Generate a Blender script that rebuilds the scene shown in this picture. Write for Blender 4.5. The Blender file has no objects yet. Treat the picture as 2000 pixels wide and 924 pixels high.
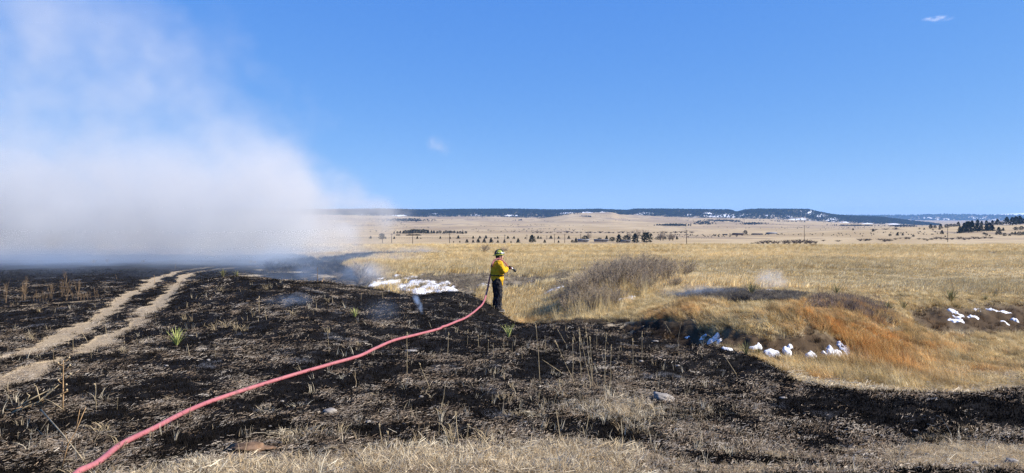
import bpy, bmesh, math, random
import numpy as np
from mathutils import Vector, Matrix, Quaternion
R = math.radians
random.seed(7); rng = np.random.default_rng(7)
S = bpy.context.scene
COL = S.collection

# ------------------------------------------------------------------ camera, sky, sun, exposure
F = 1350.0; CX = 1000.0; HY = 432.0          # focal length and eye level, in pixels of a 2000 px wide frame
cam_d = bpy.data.cameras.new('camera'); cam = bpy.data.objects.new('camera', cam_d); COL.objects.link(cam)
cam.location = (0, 0, 0); cam.rotation_euler = (R(90), 0, 0)
cam_d.sensor_width = 36; cam_d.lens = 36 * F / 2000; cam_d.shift_y = -(462 - HY) / 2000
cam_d.clip_start = 0.05; cam_d.clip_end = 80000
S.camera = cam
S.render.resolution_x = 1024; S.render.resolution_y = 473
SUN_EL, SUN_AZ = 36, 100                       # azimuth clockwise from straight ahead
w = bpy.data.worlds.new('World'); S.world = w; w.use_nodes = True
wn = w.node_tree.nodes; wl = w.node_tree.links
sky = wn.new('ShaderNodeTexSky'); sky.sky_type = 'NISHITA'; sky.sun_disc = False
sky.sun_elevation = R(SUN_EL); sky.sun_rotation = R(SUN_AZ)
sky.altitude = 1900; sky.air_density = 0.5; sky.dust_density = 0.2; sky.ozone_density = 2.2
# the camera's colour response: one tone curve per channel, the same over the whole sky
sp_ = wn.new('ShaderNodeSeparateColor'); cb_ = wn.new('ShaderNodeCombineColor'); wl.new(sky.outputs[0], sp_.inputs[0])
for i_, (pw_, gn_) in enumerate(((.84, .89), (.50, 1.70), (.15, 4.4))):
    a_ = wn.new('ShaderNodeMath'); a_.operation = 'POWER'; a_.inputs[1].default_value = pw_; b_ = wn.new('ShaderNodeMath'); b_.operation = 'MULTIPLY'; b_.inputs[1].default_value = gn_
    wl.new(sp_.outputs[i_], a_.inputs[0]); wl.new(a_.outputs[0], b_.inputs[0]); wl.new(b_.outputs[0], cb_.inputs[i_])
bg = wn['Background']; bg.inputs['Strength'].default_value = 0.10
wl.new(cb_.outputs[0], bg.inputs['Color'])
sd = bpy.data.lights.new('sun', 'SUN'); sd.energy = 5.0; sd.angle = R(0.55); sd.color = (1.0, 0.94, 0.85)
sun = bpy.data.objects.new('sun', sd); COL.objects.link(sun)
sdir = Vector((math.sin(R(SUN_AZ)) * math.cos(R(SUN_EL)), math.cos(R(SUN_AZ)) * math.cos(R(SUN_EL)), math.sin(R(SUN_EL))))
sun.rotation_euler = (-sdir).to_track_quat('-Z', 'Y').to_euler()
S.view_settings.view_transform = 'Standard'; S.view_settings.look = 'None'
S.view_settings.exposure = 0.7; S.view_settings.gamma = 1.0; S.view_settings.use_curve_mapping = False
S.render.engine = 'CYCLES'
cy = S.cycles
cy.max_bounces = 8; cy.diffuse_bounces = 3; cy.glossy_bounces = 2; cy.transmission_bounces = 4
cy.volume_bounces = 4; cy.transparent_max_bounces = 8
cy.volume_step_rate = 1.0; cy.volume_max_steps = 256
cy.use_denoising = True; cy.denoising_prefilter = 'FAST'

# ------------------------------------------------------------------ helpers
def tag(o, label=None, cat=None, group=None, kind=None):
    if label: o['label'] = label
    if cat: o['category'] = cat
    if group: o['group'] = group
    if kind: o['kind'] = kind
    return o
def link(o, parent=None):
    COL.objects.link(o)
    if parent is not None: o.parent = parent
    return o
def empty(name, loc, rz=0.0, sc=1.0):
    o = bpy.data.objects.new(name, None); COL.objects.link(o); o.empty_display_size = 0.2
    o.location = loc; o.rotation_euler = (0, 0, rz); o.scale = (sc, sc, sc); return o
def mesh_np(name, V, Fq, mats=(), smooth=False, T=None):
    """mesh from a vertex array, a quad array and optionally a triangle array"""
    me = bpy.data.meshes.new(name)
    V = np.asarray(V, np.float32); nq = 0 if Fq is None else len(Fq); nt = 0 if T is None else len(T)
    me.vertices.add(len(V)); me.vertices.foreach_set('co', V.ravel())
    parts = []
    if nq: parts.append(np.asarray(Fq, np.int32).ravel())
    if nt: parts.append(np.asarray(T, np.int32).ravel())
    li = np.concatenate(parts); me.loops.add(len(li)); me.loops.foreach_set('vertex_index', li)
    tot = np.concatenate([np.full(nq, 4, np.int32), np.full(nt, 3, np.int32)])
    st = np.concatenate([[0], np.cumsum(tot)[:-1]]).astype(np.int32)
    me.polygons.add(nq + nt); me.polygons.foreach_set('loop_start', st); me.polygons.foreach_set('loop_total', tot)
    if smooth: me.polygons.foreach_set('use_smooth', np.ones(nq + nt, bool))
    for m in mats: me.materials.append(m)
    me.update(calc_edges=True); return me
def attr(me, name, typ, data, domain='POINT'):
    a = me.attributes.new(name, typ, domain)
    key = {'FLOAT': 'value', 'INT': 'value', 'FLOAT_VECTOR': 'vector', 'FLOAT_COLOR': 'color'}[typ]
    a.data.foreach_set(key, np.ascontiguousarray(data, np.int32 if typ == 'INT' else np.float32).ravel())
def h2(ix, iy, seed):
    n = (ix.astype(np.int64) * 374761393 + iy.astype(np.int64) * 668265263 + seed * 1442695041) & 0x7fffffff
    n = ((n ^ (n >> 13)) * 1274126177) & 0x7fffffff
    n = (n ^ (n >> 16)) & 0xffff
    return n / 65535.0
def vnoise(x, y, seed=0):
    x = np.asarray(x, float); y = np.asarray(y, float)
    ix = np.floor(x); iy = np.floor(y); fx = x - ix; fy = y - iy
    fx = fx * fx * (3 - 2 * fx); fy = fy * fy * (3 - 2 * fy)
    a = h2(ix, iy, seed); b = h2(ix + 1, iy, seed); c = h2(ix, iy + 1, seed); d = h2(ix + 1, iy + 1, seed)
    return (a * (1 - fx) + b * fx) * (1 - fy) + (c * (1 - fx) + d * fx) * fy - 0.5
def fbm(x, y, oct=4, seed=0, gain=0.5):
    s = 0; a = 1.0
    for k in range(oct):
        s = s + a * vnoise(x * 2**k + 17.3 * k, y * 2**k - 9.1 * k, seed + k); a *= gain
    return s
def sstep(e0, e1, x):
    t = np.clip((x - e0) / (e1 - e0), 0, 1); return t * t * (3 - 2 * t)

# ------------------------------------------------------------------ the lie of the land
# rows seen at each distance: far plain by columns, then a near residual for the burnt rise and the gully
BU = np.array([-1200, 640, 1000, 1200, 1350, 1500, 1650, 1800, 2000, 3200.])
TOPU = np.array([-1200, 0, 115, 180, 640, 740, 830, 900, 1000, 1080, 1120, 1170, 1225, 1240, 1300, 1425, 1439, 1455, 1480, 1580, 1600, 1625, 1660, 1720, 1760, 1830, 1900])
TOPY = np.array([399, 400.5, 402, 406, 409.5, 408.5, 410, 409, 408.5, 410, 410, 409, 411, 408.5, 408.5, 410, 414, 410, 408.5, 409, 414, 419, 422, 424, 429, 437, 445.])
BAS_U = np.array([-1200, 640, 700, 830, 920, 1000, 1055, 1095, 1110, 1195, 1210, 1300, 1400, 1450, 1500, 1580, 1640, 1700, 1800, 1900, 3200])
BAS_Y = np.array([420, 420, 421, 424, 423, 424, 425, 419, 416.5, 415, 419, 424, 427, 427.5, 428, 431, 435, 438, 440, 441, 441.])
BD = np.array([0.5, 1.5, 5.5, 11, 22, 40, 60, 100, 150, 210, 350, 600, 900, 1200, 1600, 2500, 4700, 8000, 12000, 16500.])
def rowz(z, d): return HY - z * F / d
c = np.zeros((len(BD), len(BU)))
for i, d in enumerate(BD):
    flat = {0.5: rowz(-1.72, .5), 1.5: rowz(-1.76, 1.5), 5.5: 923, 11: 712, 22: 603, 40: 530, 60: 509, 100: 491, 150: 480, 210: 479.5, 350: 479, 600: 476.5}
    if d in flat: c[i, :] = flat[d]
c[12] = [462, 462, 462, 462, 462, 462, 460, 456, 452, 450]
c[13] = [457, 457, 457, 457, 457, 456, 448, 443, 438.5, 437]
c[14] = [452, 452, 452, 452, 452, 452, 447.5, 443, 439.5, 438]
c[15] = [441, 441, 440, 440, 441, 443, 444.5, 444, 443, 441]
c[16] = np.interp(BU, BAS_U, BAS_Y) - 0.3
c[17] = 433.5; c[18] = 430.5; c[19] = 431
LBD = np.log(BD)
def base_row(u, d):
    ld = np.log(np.clip(d, 0.5, 16000)); i = np.clip(np.searchsorted(LBD, ld) - 1, 0, len(BD) - 2)
    t = (ld - LBD[i]) / (LBD[i + 1] - LBD[i])
    z = np.empty((2,) + u.shape)
    uu = np.clip(u, BU[0], BU[-1]); j = np.clip(np.searchsorted(BU, uu) - 1, 0, len(BU) - 2)
    s = (uu - BU[j]) / (BU[j + 1] - BU[j])
    def at(i):
        r = c[i, j] * (1 - s) + c[i, j + 1] * s
        far = i == 16
        return np.where(far, np.interp(uu, BAS_U, BAS_Y) - 0.3, r)
    return at(i) * (1 - t) + at(i + 1) * t
NEAR = {
 -500: [(8, None), (14, None), (22, None), (40, None)],
 0:    [(7, None), (10, None), (15, None), (22, None), (32, None), (46, 521)],
 200:  [(7, None), (10, None), (15, None), (20, 609), (26, 573), (34, 545), (46, 521)],
 330:  [(10, None), (15, 650), (20, 596), (24, 571), (27, 560), (34, 545), (46, 521)],
 430:  [(7, None), (10, None), (15, 636), (20, 578), (25, 542), (28, 548), (34, 546), (46, 522), (70, 504)],
 640:  [(8, None), (12, 682), (16, 612), (20, 568), (22.5, 554), (25, 572), (30, 566), (36, 548), (46, 523), (70, 500)],
 740:  [(8, None), (12, 686), (16, 625), (20, 583), (22.3, 571), (24, 600), (27, 592), (30, 570), (34, 545), (46, 519), (70, 497)],
 900:  [(8, None), (12, 690), (16, 632), (20, 588), (21.8, 573), (23.3, 605), (26.5, 600), (30, 569), (34, 540), (46, 520)],
 965:  [(8, None), (12, 692), (16, 645), (20, 612), (21.9, 604), (23.4, 628), (26.5, 606), (30, 568), (34, 541), (46, 521)],
 1050: [(8, None), (12, 696), (16, 654), (19.6, 632), (21.6, 650), (24, 628), (27, 600), (30, 572), (34, 543), (40, 530)],
 1120: [(8, None), (12, 702), (16, 652), (18.6, 629), (20.5, 624), (24, 598), (28, 562), (33, 537), (46, 519)],
 1230: [(8, None), (12, 704), (15, 670), (17, 645), (18.5, 620), (21, 603), (24, 580), (28, 553), (33, 535), (46, 518)],
 1350: [(8, None), (11, 725), (13.5, 680), (15.3, 670), (16.2, 615), (18.5, 589), (22, 573), (26, 557), (34, 535), (46, 518)],
 1430: [(8, None), (11, 732), (13.2, 688), (14.1, 690), (14.8, 645), (17.5, 603), (21, 573), (25, 560), (34, 535)],
 1500: [(8, None), (11, 722), (12.4, 712), (13.7, 706), (14.5, 645), (16.5, 613), (19, 586), (21.5, 573), (25, 560), (34, 534)],
 1580: [(7, None), (9.8, 752), (11.6, 758), (13.2, 722), (13.9, 704), (14.7, 648), (17, 610), (19.5, 587), (21.5, 574), (25, 561), (34, 534)],
 1660: [(7, None), (9.2, 763), (11, 775), (13, 735), (14.4, 700), (16, 650), (18, 606), (20.5, 585), (26, 560), (34, 536)],
 1760: [(7, None), (9, 768), (10.6, 795), (12.5, 752), (14.5, 712), (17, 665), (19, 620), (20.5, 595), (25, 566), (34, 538)],
 1850: [(6.7, None), (8.7, 770), (10.4, 803), (12.3, 762), (14.5, 722), (17, 680), (19, 645), (20.3, 603), (24, 574), (34, 540)],
 2000: [(6.7, None), (8.9, 760), (10.6, 792), (12.6, 757), (15, 714), (18, 668), (20, 636), (21.3, 604), (25, 573), (34, 542)],
 2300: [(6.7, None), (9.0, 752), (10.8, 780), (13, 742), (16, 695), (19, 655), (21.5, 610), (25, 573), (34, 542)],
 2900: [(8, None), (14, None), (22, None), (40, None)],
}
cu, cd, cr = [], [], []
for u_, L in NEAR.items():
    for dd, yy in L:
        cu.append(u_); cd.append(dd); cr.append(0.0 if yy is None else yy - float(base_row(np.array([float(u_)]), np.array([float(dd)]))[0]))
    for dd in (3.0, 95.0): cu.append(u_); cd.append(dd); cr.append(0.0)
cu = np.array(cu, float) / 130; cv = np.log(np.array(cd, float)) * 5.5; cr = np.array(cr)
# residuals are kept as heights so that near points do not swing
cz = -cr * np.array(cd) / F
def phi(r2): return -np.sqrt(r2 + 0.12)
A = phi((cu[:, None] - cu[None]) ** 2 + (cv[:, None] - cv[None]) ** 2)
n = len(cu); M = np.zeros((n + 1, n + 1)); M[:n, :n] = A; M[:n, n] = 1; M[n, :n] = 1
WT = np.linalg.solve(M, np.concatenate([cz, [0]]))
def ground_z(x, y, detail=True):
    x = np.asarray(x, float); y = np.maximum(np.asarray(y, float), 0.5)
    sh = x.shape; x = x.ravel(); y = y.ravel()
    u = CX + F * x / y
    z = -(base_row(u, y) - HY) * y / F
    near = (y < 95) & (y > 3) & (u > -1500) & (u < 3900)
    idx = np.nonzero(near)[0]
    for a in range(0, len(idx), 20000):
        k = idx[a:a + 20000]; uu = u[k] / 130; vv = np.log(y[k]) * 5.5
        B = phi((uu[:, None] - cu[None]) ** 2 + (vv[:, None] - cv[None]) ** 2)
        r = B @ WT[:n] + WT[n]
        z[k] += r * sstep(3, 4.5, y[k]) * (1 - sstep(70, 95, y[k]))
    if detail:
        f = 1 - sstep(25, 60, y)
        z = z + 0.024 * fbm(x / 0.8, y / 0.8, 4, 3) * (0.35 + 0.65 * f) * sstep(0.5, 3, y) + 0.09 * fbm(x / 4, y / 4, 2, 11)
        uq = CX + F * x / y; z = z + 0.10 * fbm(x / 3.5, y / .55, 3, 23) * sstep(1080, 1300, uq) * sstep(21, 26, y) * (1 - sstep(44, 60, y))
        z = z + sstep(60, 400, y) * 0.35 * fbm(x / 40, y / 40, 3, 21) + sstep(900, 2500, y) * 3.5 * fbm(x / 420, y / 300, 4, 31)
    return z.reshape(sh)
_ds = np.exp(np.linspace(math.log(2.5), math.log(15000), 3000))
def hit(u, py, dmin=2.5, dmax=15000):
    """where the sight line through a pixel of the photograph meets the ground"""
    d = _ds[(_ds >= dmin) & (_ds <= dmax)]
    row = HY - ground_z((u - CX) / F * d, d) * F / d
    k = int(np.argmax(row <= py)) if (row <= py).any() else int(np.argmin(np.abs(row - py)))
    return float(d[k])
def gp(u, py, dmin=2.5, dmax=15000, dz=0.0):
    d = hit(u, py, dmin, dmax); x = (u - CX) / F * d
    return Vector((x, d, float(ground_z(np.array([x]), np.array([d]))[0]) + dz))
def gat(x, y): return float(ground_z(np.array([x]), np.array([y]))[0])
def inpoly(u, v, P):
    ins = np.zeros(u.shape, bool); n_ = len(P)
    for i in range(n_):
        x1, y1 = P[i]; x2, y2 = P[(i + 1) % n_]
        cnd = ((y1 > v) != (y2 > v)) & (u < (x2 - x1) * (v - y1) / ((y2 - y1) or 1e-9) + x1)
        ins ^= cnd
    return ins

# ------------------------------------------------------------------ masks on the ground
BND_U = np.array([-2000, 560, 620, 700, 745, 900, 965, 1050, 1120, 1200, 1280, 1350, 1430, 1500, 1560, 1620, 1700, 1850, 2000, 3500])
BND_D = np.array([84, 84, 60, 40, 22.6, 22.1, 22.2, 20.2, 18.9, 18.0, 16.8, 15.5, 13.4, 12.2, 10.6, 9.5, 9.25, 8.85, 9.05, 9.6])
def segdist(x, y, P):
    best = np.full(x.shape, 1e9)
    for (ax, ay), (bx, by) in zip(P[:-1], P[1:]):
        dx, dy = bx - ax, by - ay; L = dx * dx + dy * dy + 1e-9
        t = np.clip(((x - ax) * dx + (y - ay) * dy) / L, 0, 1)
        best = np.minimum(best, np.hypot(x - ax - t * dx, y - ay - t * dy))
    return best
def gl(pts, **k): return [tuple(gp(a, b, **k)[:2]) for a, b in pts]
RUT1 = gl([(-160, 745), (0, 697), (60, 682), (130, 655), (175, 628), (215, 604), (250, 578), (285, 560), (300, 545), (335, 533), (380, 525), (430, 519)])
RUT2 = gl([(-120, 800), (-40, 765), (0, 738), (60, 718), (150, 690), (205, 665), (255, 638), (285, 610), (310, 590), (335, 568), (350, 548), (372, 533), (420, 526), (520, 518)])
RUTB = gl([(30, 597), (110, 592), (180, 586), (240, 582)])
PALE1 = gl([(400, 570), (440, 565), (500, 566), (550, 567)])
PALE2 = gl([(600, 556), (640, 556), (700, 564), (730, 569)])
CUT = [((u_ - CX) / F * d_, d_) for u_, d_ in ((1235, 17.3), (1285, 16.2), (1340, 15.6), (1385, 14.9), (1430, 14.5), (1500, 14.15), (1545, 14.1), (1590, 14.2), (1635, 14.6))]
def masks(x, y):
    u = CX + F * x / y
    n1 = fbm(x / 1.4, y / 1.4, 4, 41); n2 = fbm(x / 0.35, y / 0.35, 3, 45); n3 = fbm(x / 5, y / 5, 3, 47)
    D = np.interp(u, BND_U, BND_D)
    burn = 1 - sstep(-0.02, 0.02, (y - D) / D + 0.05 * n2 + np.where(u < 700, 0.12, .035) * n1)
    # patchy scorch: more straw survives towards the camera and on the right
    cover = 0.985 - 0.10 * sstep(0.05, 0.5, n3 + 0.25)
    fg = np.interp(u, [-400, 200, 420, 900, 1100, 1400, 1700, 2000, 2600], [5.2, 5.4, 6.2, 6.5, 6.9, 6.6, 6.6, 6.8, 7.0])
    k = 1 - sstep(0.86, 1.04, y / fg + 0.10 * n1)
    cover = cover * (1 - k) + k * np.interp(u, [300, 1000, 1400, 2000], [0.30, 0.38, 0.42, 0.34])
    mid = np.exp(-((u - 1180) / 260) ** 2 - ((y - 9.0) / 1.9) ** 2)
    cover = cover - 0.24 * mid
    mid = np.exp(-((u - 1500) / 260) ** 2 - ((y - 8.3) / 1.0) ** 2)
    cover = cover - 0.05 * mid
    cover = cover - 0.14 * sstep(0.1, 0.5, n1) * (1 - sstep(14, 22, y))
    ns = fbm(x / 1.9 + .25 * y, y / .34, 3, 49); wr = sstep(1250, 1500, u) * (1 - sstep(6.5, 7.3, y))
    cover = cover * (1 - wr) + wr * np.clip(.55 - 2.4 * ns, .12, .97)
    burn = burn * np.clip(cover, 0, 1)
    # burnt tongue across the flat to the right of the smoke
    ld = np.log(y)
    P = [(600, 44), (640, 62), (690, 84), (760, 98), (820, 92), (885, 80), (870, 72), (800, 70), (750, 64), (700, 55), (660, 46), (640, 40)]
    t = inpoly(u + 26 * n3, ld + 0.05 * n1, [(a, math.log(b)) for a, b in P])
    burn = np.maximum(burn, t * np.clip(.88 + .25 * n1, .6, .97))
    t = inpoly(u + 26 * n3, ld, [(a, math.log(b)) for a, b in [(415, 27.5), (470, 27), (560, 26.5), (640, 26), (700, 27), (690, 33), (640, 40), (560, 46), (480, 44), (425, 36)]])
    burn = np.where(t, np.clip(.70 + .8 * n1, 0, .95), burn)
    # smouldering strip beyond the gully
    P = [(1315, 19.2), (1330, 22.8), (1400, 22.4), (1560, 21.8), (1600, 20.6), (1560, 18.8), (1480, 18.3), (1400, 18.3)]
    t = inpoly(u + 20 * n1, ld + 0.03 * n2, [(a, math.log(b)) for a, b in P])
    burn = np.maximum(burn, t * 0.86)
    dirt = np.zeros_like(x)
    for P, wd in ((RUT1, 0.34), (RUT2, 0.33), (RUTB, 0.15)):
        dirt = np.maximum(dirt, 1 - sstep(0.6, 1.15, segdist(x, y, P) / wd + .9 * n1 + 1.3 * n2))
    dirt = dirt * (1 - .6 * sstep(34, 44, y))
    for P, wd in ((PALE1, 0.28), (PALE2, 0.45)):
        dirt = np.maximum(dirt, 0.36 * (1 - sstep(0.5, 1.15, segdist(x, y, P) / wd + 0.9 * n1 + 0.7 * n2)))
    # bare earth on the gully's cut faces, colour darkened for overhang shade
    soil_shade = 1 - sstep(.35, 1.1, segdist(x, y, CUT) / .48 + .75 * n1 + .6 * n2)
    soil_shade = soil_shade * np.clip(.75 + 1.2 * n1, .3, 1)
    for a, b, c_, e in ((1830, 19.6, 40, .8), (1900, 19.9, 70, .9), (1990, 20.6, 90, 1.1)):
        soil_shade = np.maximum(soil_shade, np.exp(-((u - a) / c_) ** 2 - ((y - b) / e) ** 2))
    soil_shade = np.clip(soil_shade * 1.5 + 0.6 * n1, 0, 1) * (soil_shade > 0.15)
    grey = np.maximum(np.exp(-((u - 950) / 190) ** 2 - ((y - 32.5) / 3.4) ** 2), .9 * np.exp(-((u - 1085) / 45) ** 2 - ((y - 29) / 2.2) ** 2))
    return burn, dirt, soil_shade, np.clip(grey * 1.2, 0, 1)

# ------------------------------------------------------------------ materials
def mat(name):
    m = bpy.data.materials.new(name); m.use_nodes = True
    nt = m.node_tree; b = nt.nodes['Principled BSDF']; b.inputs['Specular IOR Level'].default_value = 0.2
    return m, nt, b
class NB:
    def __init__(s, nt): s.nt = nt
    def n(s, t, **k):
        x = s.nt.nodes.new(t)
        for a, v in k.items(): setattr(x, a, v)
        return x
    def set(s, sock, v):
        if hasattr(v, 'is_output') or isinstance(v, bpy.types.NodeSocket): s.nt.links.new(v, sock)
        else: sock.default_value = v
    def math(s, op, a, b=0.0, c_=0.0, clamp=False):
        x = s.n('ShaderNodeMath', operation=op); x.use_clamp = clamp
        s.set(x.inputs[0], a); s.set(x.inputs[1], b); s.set(x.inputs[2], c_); return x.outputs[0]
    def vmath(s, op, a, b=(0, 0, 0)):
        x = s.n('ShaderNodeVectorMath', operation=op); s.set(x.inputs[0], a)
        if isinstance(b, (int, float)): x.inputs['Scale'].default_value = b
        else: s.set(x.inputs[1], b)
        return x.outputs['Value' if op in ('LENGTH', 'DOT_PRODUCT', 'DISTANCE') else 'Vector']
    def mix(s, f, a, b):
        x = s.n('ShaderNodeMix', data_type='RGBA'); s.set(x.inputs[0], f)
        s.set(x.inputs[6], a if not isinstance(a, tuple) else a + (1,) * (4 - len(a)))
        s.set(x.inputs[7], b if not isinstance(b, tuple) else b + (1,) * (4 - len(b))); return x.outputs[2]
    def noise(s, vec, scale, detail=3, rough=0.55, dist=0.0):
        x = s.n('ShaderNodeTexNoise'); s.set(x.inputs['Vector'], vec)
        x.inputs['Scale'].default_value = scale; x.inputs['Detail'].default_value = detail
        x.inputs['Roughness'].default_value = rough; x.inputs['Distortion'].default_value = dist; return x.outputs['Fac']
    def rng(s, v, a, b, c_=0.0, d=1.0, smooth=True):
        x = s.n('ShaderNodeMapRange'); x.interpolation_type = 'SMOOTHSTEP' if smooth else 'LINEAR'
        s.set(x.inputs[0], v); s.set(x.inputs[1], a); s.set(x.inputs[2], b); s.set(x.inputs[3], c_); s.set(x.inputs[4], d); return x.outputs[0]
    def attr(s, name, typ='GEOMETRY', out='Fac'):
        x = s.n('ShaderNodeAttribute', attribute_name=name, attribute_type=typ); return x.outputs[out]
def simple(name, col, rough=0.9, var=0.25, scale=8.0, spec=0.2, bump=0.0, metal=0.0):
    m, nt, b = mat(name); N = NB(nt)
    tc = N.n('ShaderNodeTexCoord').outputs['Object']
    f = N.noise(tc, scale, 4)
    d = tuple(v * (1 - var) for v in col); e = tuple(min(1, v * (1 + var)) for v in col)
    nt.links.new(N.mix(N.rng(f, 0.3, 0.7), d, e), b.inputs['Base Color'])
    b.inputs['Roughness'].default_value = rough; b.inputs['Specular IOR Level'].default_value = spec; b.inputs['Metallic'].default_value = metal
    if bump:
        bp = N.n('ShaderNodeBump'); bp.inputs['Strength'].default_value = bump; bp.inputs['Distance'].default_value = 0.02
        nt.links.new(f, bp.inputs['Height']); nt.links.new(bp.outputs[0], b.inputs['Normal'])
    return m
def mat_ground():
    m, nt, b = mat('ground'); N = NB(nt)
    geo = N.n('ShaderNodeNewGeometry'); P = geo.outputs['Position']
    burn = N.attr('burn'); dirt = N.attr('dirt'); soil_shade = N.attr('soil_shade'); grey = N.attr('grey')
    sep = N.n('ShaderNodeSeparateXYZ'); nt.links.new(P, sep.inputs[0]); Y = sep.outputs['Y']
    # stretched, rotated coordinates give the raked look of flattened stalks
    mp = N.n('ShaderNodeMapping'); mp.inputs['Rotation'].default_value = (0, 0, R(35)); mp.inputs['Scale'].default_value = (1, 2.6, 1); nt.links.new(P, mp.inputs['Vector'])
    fine = N.noise(mp.outputs[0], 26, 6, 0.72, 0.3); fine2 = N.noise(P, 70, 4, 0.7)
    med = N.noise(mp.outputs[0], 3.2, 4, 0.6); big = N.noise(P, 0.55, 4, 0.6); huge = N.noise(P, 0.035, 4, 0.6)
    fx = N.math('ADD', N.math('MULTIPLY', fine, 0.65), N.math('MULTIPLY', fine2, 0.35))
    # straw: pale, dead, matted
    straw = N.mix(N.rng(fx, .35, .65), (0.22, 0.165, 0.095), (0.50, 0.41, 0.27))
    straw = N.mix(N.rng(big, .35, .7, 0, .5), straw, (0.40, 0.31, 0.17))
    # char: near black with a faint brown and ash
    char = N.mix(N.rng(fine2, .35, .7), (0.005, 0.0044, 0.004), (0.015, 0.0125, 0.0105))
    char = N.mix(N.rng(med, .52, .75, 0, .6), char, (0.024, 0.018, 0.014))
    ash = N.math('MULTIPLY', N.rng(N.noise(P, 1.1, 3, .6), .59, .69), N.rng(fine2, .48, .61))
    char = N.mix(N.math('MULTIPLY', ash, .8), char, (0.26, 0.26, 0.27))
    # coverage threshold: the attribute says how much of the surface is charred
    thr = N.rng(burn, 0, 1, 0.80, 0.245, smooth=False)
    sig = N.math('ADD', N.math('MULTIPLY', fx, 0.72), N.math('MULTIPLY', med, 0.28))
    isburn = N.rng(N.math('SUBTRACT', N.math('SUBTRACT', 1.0, sig), thr), -0.02, 0.04)
    isburn = N.math('MULTIPLY', isburn, N.rng(burn, 0.02, 0.12))
    debris = N.mix(N.rng(fine2, .35, .7), (0.17, 0.125, 0.08), (0.48, 0.39, 0.28))
    nearstraw = N.mix(N.rng(burn, .3, .8), straw, debris)
    base = N.mix(isburn, nearstraw, char)
    # far plain
    mp2 = N.n('ShaderNodeMapping'); mp2.inputs['Scale'].default_value = (1, 0.6, 1); nt.links.new(P, mp2.inputs['Vector'])
    fa = N.noise(mp2.outputs[0], 0.006, 6, 0.62, 0.6); fb = N.noise(mp2.outputs[0], 0.0016, 5, 0.6, 0.5); fc = N.noise(P, 0.05, 4, 0.6)
    plain = N.mix(N.rng(fa, .35, .65), (0.38, 0.275, 0.145), (0.52, 0.395, 0.225))
    plain = N.mix(N.rng(fb, .46, .60, 0, .6), plain, (0.26, 0.185, 0.115))
    plain = N.mix(N.rng(fa, .55, .62, 0, .65), plain, (0.19, 0.135, 0.095))
    field = N.mix(N.rng(fc, .35, .65), (0.44, 0.33, 0.17), (0.64, 0.50, 0.28))
    field = N.mix(N.rng(Y, 250, 700), field, plain)
    base2 = N.mix(N.rng(Y, 26, 60), straw, field)
    base = N.mix(N.math('MULTIPLY', isburn, 1.0), base2, char)
    base = N.mix(N.math('MULTIPLY', N.rng(burn, .1, .4), N.math('SUBTRACT', 1.0, isburn)), base, nearstraw)
    # wheel ruts
    dcol = N.mix(N.rng(fx, .3, .7), (0.20, 0.145, 0.09), (0.54, 0.42, 0.26))
    df = N.rng(N.math('ADD', dirt, N.math('MULTIPLY', N.math('SUBTRACT', fx, .5), 1.5)), .35, .6)
    df = N.math('MULTIPLY', df, N.rng(dirt, .02, .15))
    base = N.mix(df, base, dcol)
    soil_shade_col = N.mix(N.rng(fx, .35, .65), (0.010, 0.007, 0.005), (0.05, 0.034, 0.022))  # earth brown taken near black, painting the shade of an overhang not modelled
    base = N.mix(N.math('MULTIPLY', soil_shade, .92), base, soil_shade_col)
    base = N.mix(N.math('MULTIPLY', grey, N.rng(fx, .46, .56, .15, .9)), base, (0.11, 0.098, 0.088))
    base = N.mix(N.math('MULTIPLY', N.attr('litter'), N.rng(fx, .3, .6, .9, .45)), base, (0.085, 0.054, 0.030))
    nt.links.new(base, b.inputs['Base Color']); b.inputs['Roughness'].default_value = 0.95; b.inputs['Specular IOR Level'].default_value = 0.1
    hgt = N.math('ADD', N.math('MULTIPLY', fx, 1.0), N.math('MULTIPLY', med, 1.2))
    bp = N.n('ShaderNodeBump'); bp.inputs['Strength'].default_value = 0.8; bp.inputs['Distance'].default_value = 0.022
    nt.links.new(hgt, bp.inputs['Height']); nt.links.new(bp.outputs[0], b.inputs['Normal'])
    return m
M_GROUND = mat_ground()
def mat_grass(name, trans=0.35):
    m = bpy.data.materials.new(name); m.use_nodes = True; nt = m.node_tree; N = NB(nt)
    for x in list(nt.nodes): nt.nodes.remove(x)
    out = N.n('ShaderNodeOutputMaterial')
    colr = N.attr('tint', 'INSTANCER', 'Color'); v = N.attr('shade')
    mul = N.vmath('MULTIPLY', colr, N.n('ShaderNodeCombineXYZ').outputs[0])
    cx_ = [x for x in nt.nodes if x.bl_idname == 'ShaderNodeCombineXYZ'][0]
    for i in range(3): nt.links.new(v, cx_.inputs[i])
    df = N.n('ShaderNodeBsdfDiffuse'); nt.links.new(mul, df.inputs['Color'])
    tr = N.n('ShaderNodeBsdfTranslucent'); nt.links.new(mul, tr.inputs['Color'])
    mx = N.n('ShaderNodeMixShader'); mx.inputs[0].default_value = trans
    nt.links.new(df.outputs[0], mx.inputs[1]); nt.links.new(tr.outputs[0], mx.inputs[2]); nt.links.new(mx.outputs[0], out.inputs['Surface'])
    return m
M_GRASS = mat_grass('dry_blades'); M_CHARRED = mat_grass('charred_blades', 0.0)
M_SNOW = None
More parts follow.
